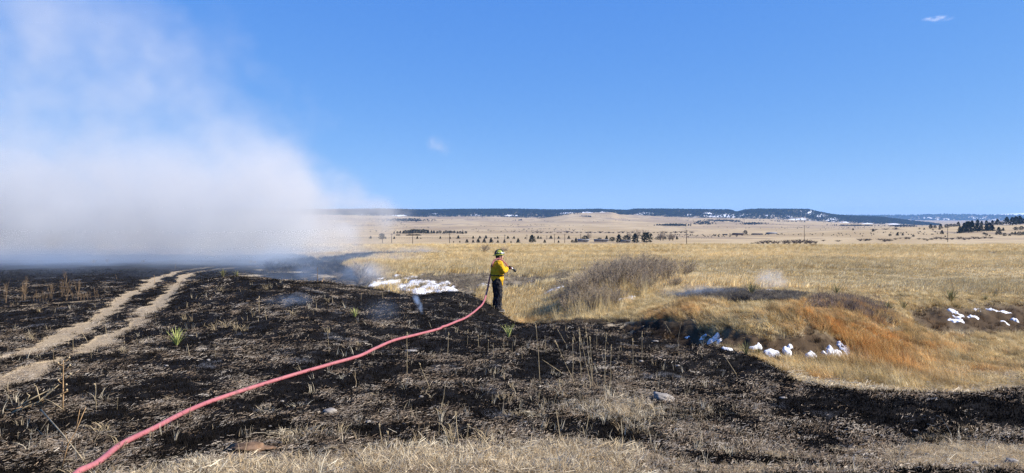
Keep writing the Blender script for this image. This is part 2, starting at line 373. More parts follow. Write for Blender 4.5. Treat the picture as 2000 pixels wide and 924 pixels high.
def mat_snow():
    m, nt, b = mat('old_snow'); N = NB(nt); P = N.n('ShaderNodeNewGeometry').outputs['Position']
    f = N.noise(P, 9, 5, .65); g = N.noise(P, 55, 3, .7)
    nt.links.new(N.mix(N.math('MULTIPLY', N.rng(g, .5, .7), N.rng(f, .46, .62)), (0.80, 0.79, 0.78), (0.30, 0.25, 0.20)), b.inputs['Base Color'])
    b.inputs['Roughness'].default_value = 0.6; b.inputs['Subsurface Weight'].default_value = 0.0
    bp = N.n('ShaderNodeBump'); bp.inputs['Strength'].default_value = 0.5; bp.inputs['Distance'].default_value = 0.03
    nt.links.new(f, bp.inputs['Height']); nt.links.new(bp.outputs[0], b.inputs['Normal']); return m
M_SNOW = mat_snow()
M_YUCCA = simple('yucca_leaf', (0.40, 0.43, 0.13), 0.55, 0.35, 12, 0.35)
M_YUCCAD = simple('dull_yucca_leaf', (0.20, 0.19, 0.075), 0.7, 0.4, 12, 0.25)
M_STRAW = simple('dry_stalk', (0.40, 0.31, 0.18), 0.8, 0.3, 20)
M_RUST = simple('rusty_weed', (0.36, 0.23, 0.115), 0.85, 0.35, 14)
M_TWIG = simple('grey_twig', (0.31, 0.25, 0.185), 0.9, 0.35, 6)
M_WEED = simple('brown_weed', (0.23, 0.155, 0.09), 0.9, 0.35, 14)
M_TWIGB = simple('brown_brush', (0.065, 0.045, 0.038), 0.9, 0.35, 3)
M_TRUNK = simple('bark', (0.07, 0.05, 0.038), 0.95, 0.3, 4)
M_NEEDLE = simple('conifer_needles', (0.028, 0.036, 0.020), 0.8, 0.45, 0.6)
M_FARTREE = simple('distant_conifer', (0.012, 0.018, 0.016), 0.9, 0.3, 0.1)
M_POLE = simple('weathered_pole', (0.075, 0.055, 0.045), 0.9, 0.25, 2)
M_WIRE = simple('wire', (0.03, 0.03, 0.032), 0.7, 0.1, 2)
M_ROCK = simple('pale_rock', (0.27, 0.24, 0.205), 0.9, 0.3, 9, 0.2, 0.5)
M_CLOD = simple('brown_clod', (0.15, 0.095, 0.06), 0.95, 0.45, 14, 0.1, 1.0)

# ------------------------------------------------------------------ ground sheet
def build_ground():
    us = np.concatenate([np.linspace(-1000, -60, 60), np.linspace(-56, 2056, 600), np.linspace(2064, 3000, 60)])
    ds = np.concatenate([np.exp(np.linspace(math.log(.6), math.log(4.6), 34)), np.exp(np.linspace(math.log(4.7), math.log(46), 430)),
                         np.exp(np.linspace(math.log(46.4), math.log(200), 90)), np.exp(np.linspace(math.log(204), math.log(16000), 150))])
    D, U = np.meshgrid(ds, us, indexing='ij'); X = (U - CX) / F * D
    Z = ground_z(X, D)
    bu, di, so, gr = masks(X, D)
    rough = so * (D < 30); Z = Z + rough * (.16 * fbm(X / .45, D / .45, 4, 301) + .10 * fbm(X / .16, D / .16, 2, 302))
    UU = CX + F * X / D; li = sstep(0, 1, (29 - D) / 4) * (UU > 900) * (bu < .1)
    # the ruts are worn a little into the ground
    Z = Z - 0.05 * di * (D < 60)
    V = np.stack([X.ravel(), D.ravel(), Z.ravel()], 1)
    nr, nc = X.shape; I = np.arange(nr * nc).reshape(nr, nc)
    Q = np.stack([I[:-1, :-1], I[:-1, 1:], I[1:, 1:], I[1:, :-1]], -1).reshape(-1, 4)
    me = mesh_np('ground', V, Q, [M_GROUND], True)
    for nme, a in (('burn', bu), ('dirt', di), ('soil_shade', so), ('grey', gr), ('litter', li)): attr(me, nme, 'FLOAT', a.ravel())
    o = link(bpy.data.objects.new('ground', me)); o['kind'] = 'structure'; return o
build_ground()

# ------------------------------------------------------------------ mesas and ridges
def mat_slope(name, snow):
    m, nt, b = mat(name); N = NB(nt); P = N.n('ShaderNodeNewGeometry').outputs['Position']
    f = N.noise(P, 0.012, 5, .65); g = N.noise(P, 0.004, 4, .6)
    sn = N.attr('snow')
    c0 = N.mix(N.rng(f, .35, .65), (0.13, 0.11, 0.08), (0.36, 0.28, 0.18))
    h_ = N.noise(P, 0.045, 4, .7)
    sf = N.rng(N.math('ADD', N.math('MULTIPLY', sn, 0.42), N.math('ADD', N.math('MULTIPLY', f, 0.35), N.math('MULTIPLY', h_, .55))), .60, .66)
    nt.links.new(N.mix(sf, c0, (0.82, 0.84, 0.88)), b.inputs['Base Color']); b.inputs['Roughness'].default_value = .95; return m
M_SLOPE = mat_slope('mesa_slope', True)
SNOW_AREAS = [(1110, 416, 26, 3), (1150, 414.5, 30, 2.8), (1190, 413, 24, 2.6), (1345, 420, 12, 2), (1500, 420.5, 12, 3), (1540, 423, 14, 3), (1560, 428, 20, 2), (1580, 416, 22, 6), (1600, 421, 20, 5), (1420, 421, 60, 5), (1260, 417, 20, 4),
              (1380, 417, 15, 3), (1745, 438, 18, 1.6), (1695, 437, 12, 1.8), (710, 418, 12, 3), (780, 421, 20, 2), (930, 420, 14, 2), (850, 418, 10, 2), (1625, 428, 22, 4), (1650, 434.5, 14, 1.8), (1000, 421, 20, 2)]
def snowmap(U, PY, areas):
    s = np.zeros_like(U)
    for a, b_, wx, wy in areas: s = np.maximum(s, .66 * np.exp(-((U - a) / wx) ** 2 - ((PY - b_) / wy) ** 2))
    return s
def mesa():
    us = np.linspace(-900, 1840, 900); top = np.interp(us, TOPU, TOPY) + 0.8; bas = np.interp(us, BAS_U, BAS_Y) + 0.8
    rows = []
    depth = np.interp(us, [-900, 1200, 1300, 1450, 1700, 1840], [1, 1, .95, .93, .9, .9])
    K = 14
    for k in range(K + 1):
        t = k / K; prof = t ** 0.8 if t < 1 else 1
        d = (4700 + 650 * t) * np.ones_like(us)
        py = bas + (top - bas) * prof + 0.9 * np.sin(math.pi * t) * vnoise(us / 18, t * 3 + 0 * us, 5) * 2
        rows.append((d, py))
    for d0, dz in ((5700, 0), (8000, 0.0)):
        z = (HY - top) * 5350 / F
        rows.append((np.full_like(us, d0), HY - (z - 4) * F / d0))
    D = np.array([r[0] for r in rows]); PY = np.array([r[1] for r in rows]); U = np.tile(us, (len(rows), 1))
    X = (U - CX) / F * D; Z = (HY - PY) * D / F
    nr, nc = X.shape; I = np.arange(nr * nc).reshape(nr, nc)
    Q = np.stack([I[:-1, :-1], I[:-1, 1:], I[1:, 1:], I[1:, :-1]], -1).reshape(-1, 4)
    me = mesh_np('mesa', np.stack([X.ravel(), D.ravel(), Z.ravel()], 1), Q, [M_SLOPE], True)
    s = snowmap(U, PY, SNOW_AREAS); s = np.maximum(s, np.where(U > 1225, .20, .12) + .08 * np.exp(-((U - 1580) / 90) ** 2))
    attr(me, 'snow', 'FLOAT', s.ravel())
    o = link(bpy.data.objects.new('mesa', me)); o['kind'] = 'structure'
    return us, top, bas
mu, mtop, mbas = mesa()
def ridge(name, us, top, bot, d0, d1, areas, floor=0.3):
    rows = 8; D = []; PY = []
    for k in range(rows):
        t = k / (rows - 1); D.append(np.full_like(us, d0 + (d1 - d0) * t)); PY.append(bot + (top - bot) * t)
    D.append(np.full_like(us, d1 * 1.1)); PY.append(np.full_like(us, HY + 1))
    D = np.array(D); PY = np.array(PY); U = np.tile(us, (len(D), 1)); X = (U - CX) / F * D; Z = (HY - PY) * D / F
    nr, nc = X.shape; I = np.arange(nr * nc).reshape(nr, nc)
    Q = np.stack([I[:-1, :-1], I[:-1, 1:], I[1:, 1:], I[1:, :-1]], -1).reshape(-1, 4)
    me = mesh_np(name, np.stack([X.ravel(), D.ravel(), Z.ravel()], 1), Q, [M_SLOPE], True)
    attr(me, 'snow', 'FLOAT', np.maximum(snowmap(U, PY, areas), floor).ravel())
    o = link(bpy.data.objects.new(name, me)); o['kind'] = 'structure'
rus = np.linspace(1380, 3000, 300)
rtop = np.interp(rus, [1380, 1600, 1700, 1780, 1850, 1900, 2000, 2400, 3000], [424, 420.8, 421, 420.6, 418.6, 419.6, 420.6, 419, 421]); rbot = np.interp(rus, [1380, 1700, 1800, 2000, 3000], [433, 430, 432, 432.5, 433])
FAR_SNOW = [(1810, 426, 22, 2), (1845, 428.5, 26, 1.8), (1915, 427, 22, 2.6), (1900, 425, 20, 1.4), (1765, 430, 30, 1.2), (1945, 429, 20, 1.5)]
ridge('distant_ridge', rus, rtop, rbot, 11400, 12600, FAR_SNOW, 0.0)
ridge('snowy_mountain', np.linspace(1925, 2900, 80), np.interp(np.linspace(1925, 2900, 80), [1925, 1985, 2060, 2300, 2900], [420, 416.6, 414, 412, 416]), np.full(80, 423.0), 15200, 15600, [(2300, 418, 900, 30)], 1.0)

# ------------------------------------------------------------------ scattering of uncountable growth
HIDDEN = bpy.data.collections.new('sources')      # never linked to the scene
def geo_tree(name): 
    ng = bpy.data.node_groups.new(name, 'GeometryNodeTree')
    ng.interface.new_socket('Geometry', in_out='INPUT', socket_type='NodeSocketGeometry')
    ng.interface.new_socket('Geometry', in_out='OUTPUT', socket_type='NodeSocketGeometry')
    return ng
def scatter(name, label, P, rot, sc, tint, variants, cat=None, vi=None):
    N_ = len(P); me = bpy.data.meshes.new(name); me.vertices.add(N_); me.vertices.foreach_set('co', np.asarray(P, np.float32).ravel())
    attr(me, 'rot', 'FLOAT_VECTOR', rot); attr(me, 'sc', 'FLOAT_VECTOR', sc)
    attr(me, 'vi', 'INT', rng.integers(0, len(variants), N_) if vi is None else vi)
    t4 = np.ones((N_, 4)); t4[:, :3] = tint; attr(me, 'tint', 'FLOAT_COLOR', t4)
    o = link(bpy.data.objects.new(name, me)); tag(o, label, cat or name.replace('_', ' '), None, 'stuff')
    ng = geo_tree(name); L = ng.links; nd = ng.nodes
    gi = nd.new('NodeGroupInput'); go = nd.new('NodeGroupOutput')
    g2i = nd.new('GeometryNodeGeometryToInstance')
    for v in reversed(variants):
        oi = nd.new('GeometryNodeObjectInfo'); oi.inputs[0].default_value = v; L.new(oi.outputs['Geometry'], g2i.inputs[0])
    iop = nd.new('GeometryNodeInstanceOnPoints'); L.new(gi.outputs[0], iop.inputs['Points']); L.new(g2i.outputs[0], iop.inputs['Instance'])
    iop.inputs['Pick Instance'].default_value = True
    def na(nm, dt):
        x = nd.new('GeometryNodeInputNamedAttribute'); x.data_type = dt; x.inputs[0].default_value = nm; return x.outputs[0]
    L.new(na('vi', 'INT'), iop.inputs['Instance Index'])
    e = nd.new('FunctionNodeEulerToRotation'); L.new(na('rot', 'FLOAT_VECTOR'), e.inputs[0]); L.new(e.outputs[0], iop.inputs['Rotation'])
    L.new(na('sc', 'FLOAT_VECTOR'), iop.inputs['Scale']); L.new(iop.outputs[0], go.inputs[0])
    md = o.modifiers.new('scatter', 'NODES'); md.node_group = ng
    return o
def clump(nb, h, spread, lean, width, curl=0.3, seed=0, material=None, dirn=None, segs=2):
    r = np.random.default_rng(seed); V = []; Q = []; T = []; sh = []
    for _ in range(nb):
        a = r.uniform(0, 2 * math.pi); rr = spread * math.sqrt(r.uniform()); bx, by = rr * math.cos(a), rr * math.sin(a)
        hh = h * r.uniform(.55, 1.15); aa = a + r.normal(0, .6) if dirn is None else dirn + r.normal(0, .5)
        ln = lean * r.uniform(.3, 1.3) * hh; wd = width * r.uniform(.6, 1.3); ta = r.uniform(0, math.pi); wx, wy = wd * math.cos(ta) / 2, wd * math.sin(ta) / 2
        s0 = len(V); shd = r.uniform(.65, 1.2)
        for k in range(segs):
            t = k / segs; off = ln * (t ** (1 + curl * 2)); z = hh * t * (1 - 0.25 * curl * t)
            q = 1 - 0.45 * t
            V += [(bx + off * math.cos(aa) - wx * q, by + off * math.sin(aa) - wy * q, z), (bx + off * math.cos(aa) + wx * q, by + off * math.sin(aa) + wy * q, z)]
            sh += [shd] * 2
        V.append((bx + ln * math.cos(aa), by + ln * math.sin(aa), hh * (1 - .25 * curl))); sh.append(shd)
        for k in range(segs - 1): Q.append((s0 + 2 * k, s0 + 2 * k + 1, s0 + 2 * k + 3, s0 + 2 * k + 2))
        T.append((s0 + 2 * segs - 2, s0 + 2 * segs - 1, s0 + 2 * segs))
    me = mesh_np('clump', V, Q, [material or M_GRASS], False, T); attr(me, 'shade', 'FLOAT', sh)
    o = bpy.data.objects.new('clump', me); HIDDEN.objects.link(o); return o
def litter(nb, L0, spread, width, seed, material=None):
    """flattened stalk pieces lying on the ground"""
    r = np.random.default_rng(seed); V = []; Q = []; sh = []
    for _ in range(nb):
        x, y = r.normal(0, spread, 2); a = r.normal(0.55, .7); L = L0 * r.uniform(.4, 1.2); wd = width * r.uniform(.6, 1.2); z0 = r.uniform(0.0, .02); z1 = z0 + r.uniform(0, .35) * L
        dx, dy = math.cos(a) * L / 2, math.sin(a) * L / 2; wx, wy = -math.sin(a) * wd / 2, math.cos(a) * wd / 2; s0 = len(V)
        V += [(x - dx - wx, y - dy - wy, z0), (x - dx + wx, y - dy + wy, z0 + wd * .6), (x + dx + wx, y + dy + wy, z1 + wd * .6), (x + dx - wx, y + dy - wy, z1)]
        Q.append((s0, s0 + 1, s0 + 2, s0 + 3)); sh += [r.uniform(.5, 1.25)] * 4
    me = mesh_np('litter', V, Q, [material or M_GRASS]); attr(me, 'shade', 'FLOAT', sh)
    o = bpy.data.objects.new('litter', me); HIDDEN.objects.link(o); return o
def pick(n_, u0, u1, d0, d1, power=0.0):
    u = rng.uniform(u0, u1, n_)
    if power: t = rng.uniform(0, 1, n_); d = (d0 ** power + t * (d1 ** power - d0 ** power)) ** (1 / power)
    else: d = np.exp(rng.uniform(math.log(d0), math.log(d1), n_))
    return (u - CX) / F * d, d, u
def finish(x, y, sink=0.01): return np.stack([x, y, ground_z(x, y) - sink], 1)
def rots(n_, tilt=0.12, ang=None):
    return np.stack([rng.normal(0, tilt, n_), rng.normal(0, tilt, n_), rng.uniform(0, 6.28, n_) if ang is None else ang + rng.normal(0, .35, n_)], 1)
def scl(s, zf=None):
    s = np.asarray(s); return np.stack([s, s, s * (1 if zf is None else zf)], 1)
def tints(n_, cols, jit=0.15, wts=None, mixr=None):
    cols = np.array(cols); k = rng.choice(len(cols), n_, p=wts); k2 = rng.choice(len(cols), n_, p=wts); t = rng.uniform(0, 1, (n_, 1)) * .6
    c_ = cols[k] * (1 - t) + cols[k2] * t; return c_ * rng.uniform(1 - jit, 1 + jit, (n_, 1))
YEL = [(0.80, 0.64, 0.34), (0.72, 0.53, 0.24), (0.86, 0.73, 0.45), (0.50, 0.36, 0.17)]
ORG = [(0.68, 0.34, 0.10), (0.48, 0.20, 0.06), (0.74, 0.46, 0.17), (0.78, 0.56, 0.26)]
PALE = [(0.76, 0.63, 0.42), (0.66, 0.52, 0.32), (0.50, 0.38, 0.23), (0.84, 0.74, 0.54)]

g_med = [clump(34, .30, .15, .45, .012, .3, s) for s in range(4)]
g_lean = [clump(34, .42, .16, .55, .010, .3, s + 10, dirn=R(155)) for s in range(4)]
g_far = [clump(30, .34, .30, .40, .022, .25, s + 20, dirn=R(20)) for s in range(4)]
g_short = [clump(26, .085, .13, 1.1, .0065, .5, s + 30, segs=3) for s in range(5)]
g_mat = [litter(40, .12, .10, .0042, s + 40) for s in range(4)]
g_char = [clump(18, .042, .08, .8, .007, .3, s + 50, material=M_CHARRED) for s in range(4)]
g_deb = [litter(16, .036, .07, .0032, s + 60, material=M_CHARRED) for s in range(5)]
g_curl = [clump(7, .22, .05, .9, .0055, .7, s + 70, segs=4) for s in range(5)]

def band_field():
    x, y, u = pick(105000, -120, 2120, 24, 165, -0.25)
    D = np.interp(u, BND_U, BND_D); b, di, so, gr = masks(x, y)
    ok = (b < .25) & (di < .3) & (y > D + .5) & (gr < .35 + .6 * rng.uniform(size=len(x))) & ~((u < 935) & (y < 34.5 + 2 * rng.normal(size=len(x))) & (rng.uniform(size=len(x)) < .95))
    # open, grazed strips in the field carry only short growth
    n1 = fbm(x / 7, y / 3.0, 3, 61)
    graz = np.exp(-((y - 33) / 7.5) ** 2) * (u > 1080)
    h = np.clip(0.85 + 0.9 * n1 - 0.72 * graz, .12, 1.4) * (0.75 + y / 160)
    ok &= rng.uniform(size=len(x)) > graz * 0.35
    x, y, u, h = x[ok], y[ok], u[ok], h[ok]; n_ = len(x)
    n2 = fbm(x / 9, y / 9, 3, 62)
    t = tints(n_, YEL, .14); t *= (1 + .35 * n2)[:, None]
    s = rng.uniform(.8, 1.25, n_)
    scatter('field_grass', 'tall pale yellow dry grass covering the flat field beyond the gully', finish(x, y), rots(n_, .12, 0.0), np.stack([s, s, h * rng.uniform(.7, 1.25, n_)], 1), t, g_far, 'grass')
def band_gully():
    # grass in the gully and on its banks, rusty on the right, straw coloured on the left
    x, y, u = pick(7600, 880, 2150, 9.4, 29, 0.7); K = 9
    n1 = fbm(x / 1.3, y / 1.3, 3, 71); hc = np.clip(.62 + .9 * n1 + rng.normal(0, .16, len(x)), .22, 1.25); rc = rng.normal(0, .16, len(x)); br = rng.uniform(.45, 1.22, len(x)); lc = rng.normal(0, .28, (len(x), 2)); ac = rng.normal(0, .5, len(x))
    q = np.repeat(np.arange(len(x)), K); sp_r = rng.uniform(.035, .11, len(x))[q] * (1 + y[q] / 40); x = x[q] + rng.normal(0, 1, len(q)) * sp_r; y = y[q] + rng.normal(0, 1, len(q)) * sp_r; u = CX + F * x / y
    D = np.interp(u, BND_U, BND_D); b, di, so, gr = masks(x, y)
    brush = np.exp(-((u - 1185) / 85) ** 2 - ((y - 24.5) / 3.6) ** 2) + np.exp(-((u - 1115) / 45) ** 2 - ((y - 22.0) / 2.2) ** 2)
    ok = (y > D * 1.012) & (b < .2) & (so < .12 + .25 * rng.uniform(size=len(x))) & ~((u < 930) & (y > 22)) & (rng.uniform(size=len(x)) > .45 * brush)
    flat = ((u > 1150) & (y > np.interp(u, [1150, 1300, 1600, 1850, 2150], [29, 26, 21.0, 21.0, 22.0])))
    x, y, u, flat, q = x[ok], y[ok], u[ok], flat[ok], q[ok]; n_ = len(x)
    rust = np.exp(-((u - 1690) / 160) ** 2 - ((y - 16) / 3.0) ** 2) + .75 * np.exp(-((u - 1345) / 90) ** 2 - ((y - 17) / 1.3) ** 2) + .45 * np.exp(-((u - 1040) / 60) ** 2 - ((y - 25) / 3) ** 2) + .45 * np.exp(-((u - 1930) / 100) ** 2 - ((y - 14.5) / 2) ** 2)
    rust = np.clip(rust * 1.2 - .08 + .85 * fbm(x / 1.1, y / 1.1, 3, 72) + rc[q], 0, 1)[:, None]
    t = (tints(n_, ORG, .15) * rust + (1 - rust) * tints(n_, YEL, .12)) * br[q][:, None]
    tall = np.exp(-((u - 1700) / 130) ** 2 - ((y - 14.5) / 2.2) ** 2)
    h = hc[q] * (.50 + .50 * tall) * np.where(flat, .55, 1) * np.where(y < 12.2, .5, 1) * rng.uniform(.75, 1.15, n_)
    s = rng.uniform(.55, .85, n_) * (.8 + .5 * tall)
    rt = np.stack([lc[q, 0] + rng.normal(0, .16, n_), lc[q, 1] + rng.normal(0, .16, n_), ac[q] + rng.normal(0, .3, n_)], 1)
    scatter('gully_grass', 'rusty orange and straw coloured bunch grass filling the gully and its banks', finish(x, y), rt, np.stack([s, s, h * 1.1], 1), t, g_lean + g_med[:2], 'grass')
    x, y, u = pick(1000, 1060, 1340, 18.5, 31, 1.0); P = [(1085, 20.5), (1140, 19.0), (1215, 19.5), (1320, 25), (1350, 30), (1180, 30), (1120, 27), (1075, 23)]
    ok = inpoly(u, y, P) & (fbm(x / .7, y / .7, 2, 73) > -.05); x, y = x[ok], y[ok]; n_ = len(x)
    scatter('tall_grass', 'tall pale grass stems growing up through the grey thicket', finish(x, y), rots(n_, .2), np.stack([rng.uniform(.5, .9, n_)] * 2 + [rng.uniform(1.2, 2.4, n_)], 1), tints(n_, YEL, .2), [clump(9, .42, .12, .5, .011, .3, s + 110, dirn=R(155)) for s in range(3)], 'grass')
    # loose single tufts filling in between
    x, y, u = pick(11000, 880, 2150, 9.4, 29, 0.7); D = np.interp(u, BND_U, BND_D); b, di, so, gr = masks(x, y)
    ok = (y > D * 1.012) & (b < .2) & (so < .5) & ~((u < 930) & (y > 22)); x, y = x[ok], y[ok]; n_ = len(x)
    scatter('low_grass', 'short sparse dry grass between the taller tussocks in the gully', finish(x, y), rots(n_, .25), np.stack([rng.uniform(.6, 1, n_), rng.uniform(.6, 1, n_), rng.uniform(.15, .38, n_)], 1), tints(n_, YEL + [(0.36, 0.22, 0.10)], .25), g_med, 'grass')
    # pale flattened grass on the gully floor
    x, y, u = pick(16000, 1380, 2150, 9.3, 16, 0.6); D = np.interp(u, BND_U, BND_D); ok = (y > D * 1.01) & (y < np.interp(u, [1380, 1600, 1700, 2150], [10.6, 11.6, 12.6, 14.5]) + rng.normal(0, .5, len(x))); x, y, u = x[ok], y[ok], u[ok]; n_ = len(x)
    b, di, so, gr = masks(x, y); ok = so < .5; x, y = x[ok], y[ok]; n_ = len(x)
    scatter('matted_grass', 'pale flattened grass matted on the gully floor beyond the black edge', finish(x, y, 0), rots(n_, .1), scl(rng.uniform(.8, 1.5, n_)), tints(n_, PALE, .15), g_mat, 'grass')
def band_burnt():
    x, y, u = pick(90000, -60, 2060, 4.6, 40, -0.1)
    b, di, so, gr = masks(x, y); ok = (b > .3) & (di < .4 + .5 * (rng.uniform(size=len(x)) < .25)) & (rng.uniform(size=len(x)) < b); x, y, b = x[ok], y[ok], b[ok]; n_ = len(x)
    t = tints(n_, [(0.006, 0.005, 0.0045), (0.020, 0.016, 0.013), (0.011, 0.010, 0.009)], .3)
    scatter('charred_stubble', 'short black charred grass stubble covering the burnt rise', finish(x, y), rots(n_, .2), scl(rng.uniform(.5, 1.2, n_) * (0.75 + y / 40)), t, g_char, 'burnt grass')
    x, y, u = pick(60000, -60, 2060, 4.6, 34, -0.1)
    b, di, so, gr = masks(x, y); n1 = fbm(x / .6, y / .6, 3, 81)
    D = np.interp(u, BND_U, BND_D)
    ok = (b > .2) & (rng.uniform(size=len(x)) < np.clip(.06 + 1.15 * n1 + 1.4 * (.95 - b), .02, 1)) & (y < D * .99); x, y = x[ok], y[ok]; n_ = len(x)
    t = tints(n_, [(0.20, 0.15, 0.10), (0.34, 0.27, 0.19), (0.12, 0.09, 0.065), (0.44, 0.38, 0.30), (0.24, 0.17, 0.11)], .3)
    scatter('scorched_straw', 'brown and tan bits of scorched straw lying over the black ground', finish(x, y, 0), rots(n_, .15, 0), scl(rng.uniform(.5, 1.3, n_) * (0.8 + y / 30)), t, g_deb, 'straw')
def band_tongue():
    x, y, u = pick(9000, 520, 920, 40, 105, 0.3); b, di, so, gr = masks(x, y); ok = (b > .35) & (rng.uniform(size=len(x)) < .7); x, y = x[ok], y[ok]; n_ = len(x)
    scatter('burnt_tufts', 'charred and half burnt tufts on the black tongue beyond the crest', finish(x, y), rots(n_, .25), np.stack([rng.uniform(.9, 1.6, n_)] * 2 + [rng.uniform(.3, .9, n_)], 1), tints(n_, [(0.01, 0.01, 0.01), (0.02, 0.018, 0.016), (0.05, 0.04, 0.032), (0.30, 0.24, 0.16)], .3, [.4, .3, .2, .1]), g_med, 'burnt grass')
def band_stubs():
    x, y, u = pick(1000, -60, 1500, 6.2, 24, 0.2); b, di, so, gr = masks(x, y); D = np.interp(u, BND_U, BND_D); ok = (b > .35) & (di < .3) & (y < D * .98) & (fbm(x / 2.2, y / 2.2, 2, 87) > -.12); x, y = x[ok], y[ok]; n_ = len(x)
    scatter('straw_stubs', 'scattered short pale stubs of grass left standing in the burn', finish(x, y), rots(n_, .18), np.stack([rng.uniform(.6, 1.1, n_)] * 2 + [rng.uniform(.35, 1.25, n_)], 1), tints(n_, PALE, .2), [clump(r_, .17, .03, .35, .0058, .4, 90 + r_, segs=3) for r_ in (2, 3, 4, 6)], 'straw')
def band_front():
    x, y, u = pick(60000, -80, 2080, 4.3, 8.6, 0.5)
    b, di, so, gr = masks(x, y); n1 = fbm(x / .7, y / .7, 3, 91)
    ok = (rng.uniform(size=len(x)) < np.clip(1.2 - 1.5 * b + .35 * n1, 0, 1)); x, y, u = x[ok], y[ok], u[ok]; n_ = len(x)
    t = tints(n_, PALE + [(0.40, 0.29, 0.16)], .2)
    h = rng.uniform(.4, 1.0, n_) * np.where(u > 1250, .5, 1)
    scatter('short_dry_grass', 'short pale dry grass left unburnt along the near edge', finish(x, y), rots(n_, .2), np.stack([h, h, h], 1), t, g_short + g_mat[:2], 'grass')
    x, y, u = pick(2600, -80, 2080, 4.4, 9.5, 0.5)
    b, di, so, gr = masks(x, y); ok = rng.uniform(size=len(x)) < np.clip(.8 - .95 * b, .02, 1) * np.where(u > 1250, .35, 1); x, y = x[ok], y[ok]; n_ = len(x)
    scatter('curled_grass', 'long curled straw blades standing above the short grass at the near edge', finish(x, y), rots(n_, .25), scl(rng.uniform(.5, 1.2, n_)), tints(n_, PALE, .15), g_curl, 'grass')
def band_grey():
    # grey dead brush and scorched grass: the far bank, the smouldering strip, the scrub right of it
    X = []; Tn = []; Hh = []
    x, y, u = pick(16000, 640, 1110, 26, 38, 0.5); b, di, so, gr = masks(x, y); n1 = fbm(x / 1.0, y / 1.0, 3, 95)
    ok = (gr > .2) & (rng.uniform(size=len(x)) < np.clip(gr * .75 + 1.3 * n1, 0, 1)); X.append((x[ok], y[ok])); Hh.append(np.full(ok.sum(), .62))
    Tn.append(tints(ok.sum(), [(0.26, 0.22, 0.18), (0.40, 0.33, 0.24), (0.12, 0.10, 0.09), (0.50, 0.42, 0.28)], .35))
    x, y, u = pick(5200, 1300, 1620, 18.8, 23.9, 1.0); n1 = fbm(x / .8, y / .8, 3, 96); P = [(1320, 18.6), (1315, 21), (1350, 22.8), (1440, 22.0), (1560, 21.4), (1620, 20.2), (1560, 18.3), (1440, 17.9)]
    ok = inpoly(u, y, P) & (n1 > -.25); X.append((x[ok], y[ok])); Hh.append(np.full(ok.sum(), .5)); Tn.append(tints(ok.sum(), [(0.10, 0.09, 0.085), (0.24, 0.21, 0.18), (0.05, 0.045, 0.045), (0.42, 0.35, 0.25)], .3))
    x, y, u = pick(2600, 1580, 1745, 17.6, 21.5, 1.0); ok = rng.uniform(size=len(x)) < np.exp(-((u - 1660) / 60) ** 2 - ((y - 18.9) / 1.3) ** 2) * 1.2; X.append((x[ok], y[ok])); Hh.append(np.full(ok.sum(), .8))
    Tn.append(tints(ok.sum(), [(0.18, 0.14, 0.125), (0.32, 0.24, 0.19), (0.11, 0.09, 0.085), (0.45, 0.32, 0.2)], .3))
    x, y, u = pick(3600, 1020, 1300, 18.0, 20.5, 1.0); D = np.interp(u, BND_U, BND_D); ok = (y > D * .985) & (y < D * 1.07) & (fbm(x / .6, y / .6, 2, 97) > -.1); X.append((x[ok], y[ok])); Hh.append(np.full(ok.sum(), .45))
    Tn.append(tints(ok.sum(), [(0.05, 0.04, 0.035), (0.16, 0.13, 0.10), (0.28, 0.20, 0.11)], .3))
    x, y, u = pick(5200, 1240, 2100, 12.5, 22, 1.0); b, di, so, gr = masks(x, y); ok = (so > .2) & (rng.uniform(size=len(x)) < .38); X.append((x[ok], y[ok])); Hh.append(np.full(ok.sum(), .5)); Tn.append(tints(ok.sum(), [(0.03, 0.022, 0.016), (0.07, 0.045, 0.03), (0.26, 0.16, 0.08), (0.04, 0.03, 0.02)], .35))
    x = np.concatenate([a[0] for a in X]); y = np.concatenate([a[1] for a in X]); t = np.concatenate(Tn); h = np.concatenate(Hh) * rng.uniform(.5, 1.2, len(x)); n_ = len(x)
    scatter('dead_brush', 'low grey dead brush and scorched grass on the gully banks', finish(x, y), rots(n_, .3), np.stack([h * 1.1, h * 1.1, h * .8], 1), t, g_med, 'brush')
band_field(); band_gully(); band_burnt(); band_tongue(); band_stubs(); band_front(); band_grey()

# far forest on the mesas
def blob_tree(seed):
    r = np.random.default_rng(seed); V = []; T = []
    for _ in range(16):
        z = r.uniform(.12, 1); rad = .34 * (1.05 - z) + .03; a = r.uniform(0, 6.28); cx_, cy_ = rad * math.cos(a) * .7, rad * math.sin(a) * .7; s = .12 + .14 * (1 - z)
        s0 = len(V); V += [(cx_ + r.normal(0, s), cy_ + r.normal(0, s), z + r.normal(0, s * .6)) for _ in range(3)] + [(cx_, cy_, z + s)]
        T += [(s0, s0 + 1, s0 + 2), (s0, s0 + 1, s0 + 3), (s0 + 1, s0 + 2, s0 + 3), (s0 + 2, s0, s0 + 3)]
    s0 = len(V); V += [(-.2, -.2, .05), (.2, -.2, .05), (.2, .2, .05), (-.2, .2, .05), (0, 0, .85)]; T += [(s0, s0 + 1, s0 + 4), (s0 + 1, s0 + 2, s0 + 4), (s0 + 2, s0 + 3, s0 + 4), (s0 + 3, s0, s0 + 4)]
    me = mesh_np('far_tree', V, None, [M_FARTREE], False, T); o = bpy.data.objects.new('far_tree', me); HIDDEN.objects.link(o); return o
FT = [blob_tree(s) for s in range(4)]
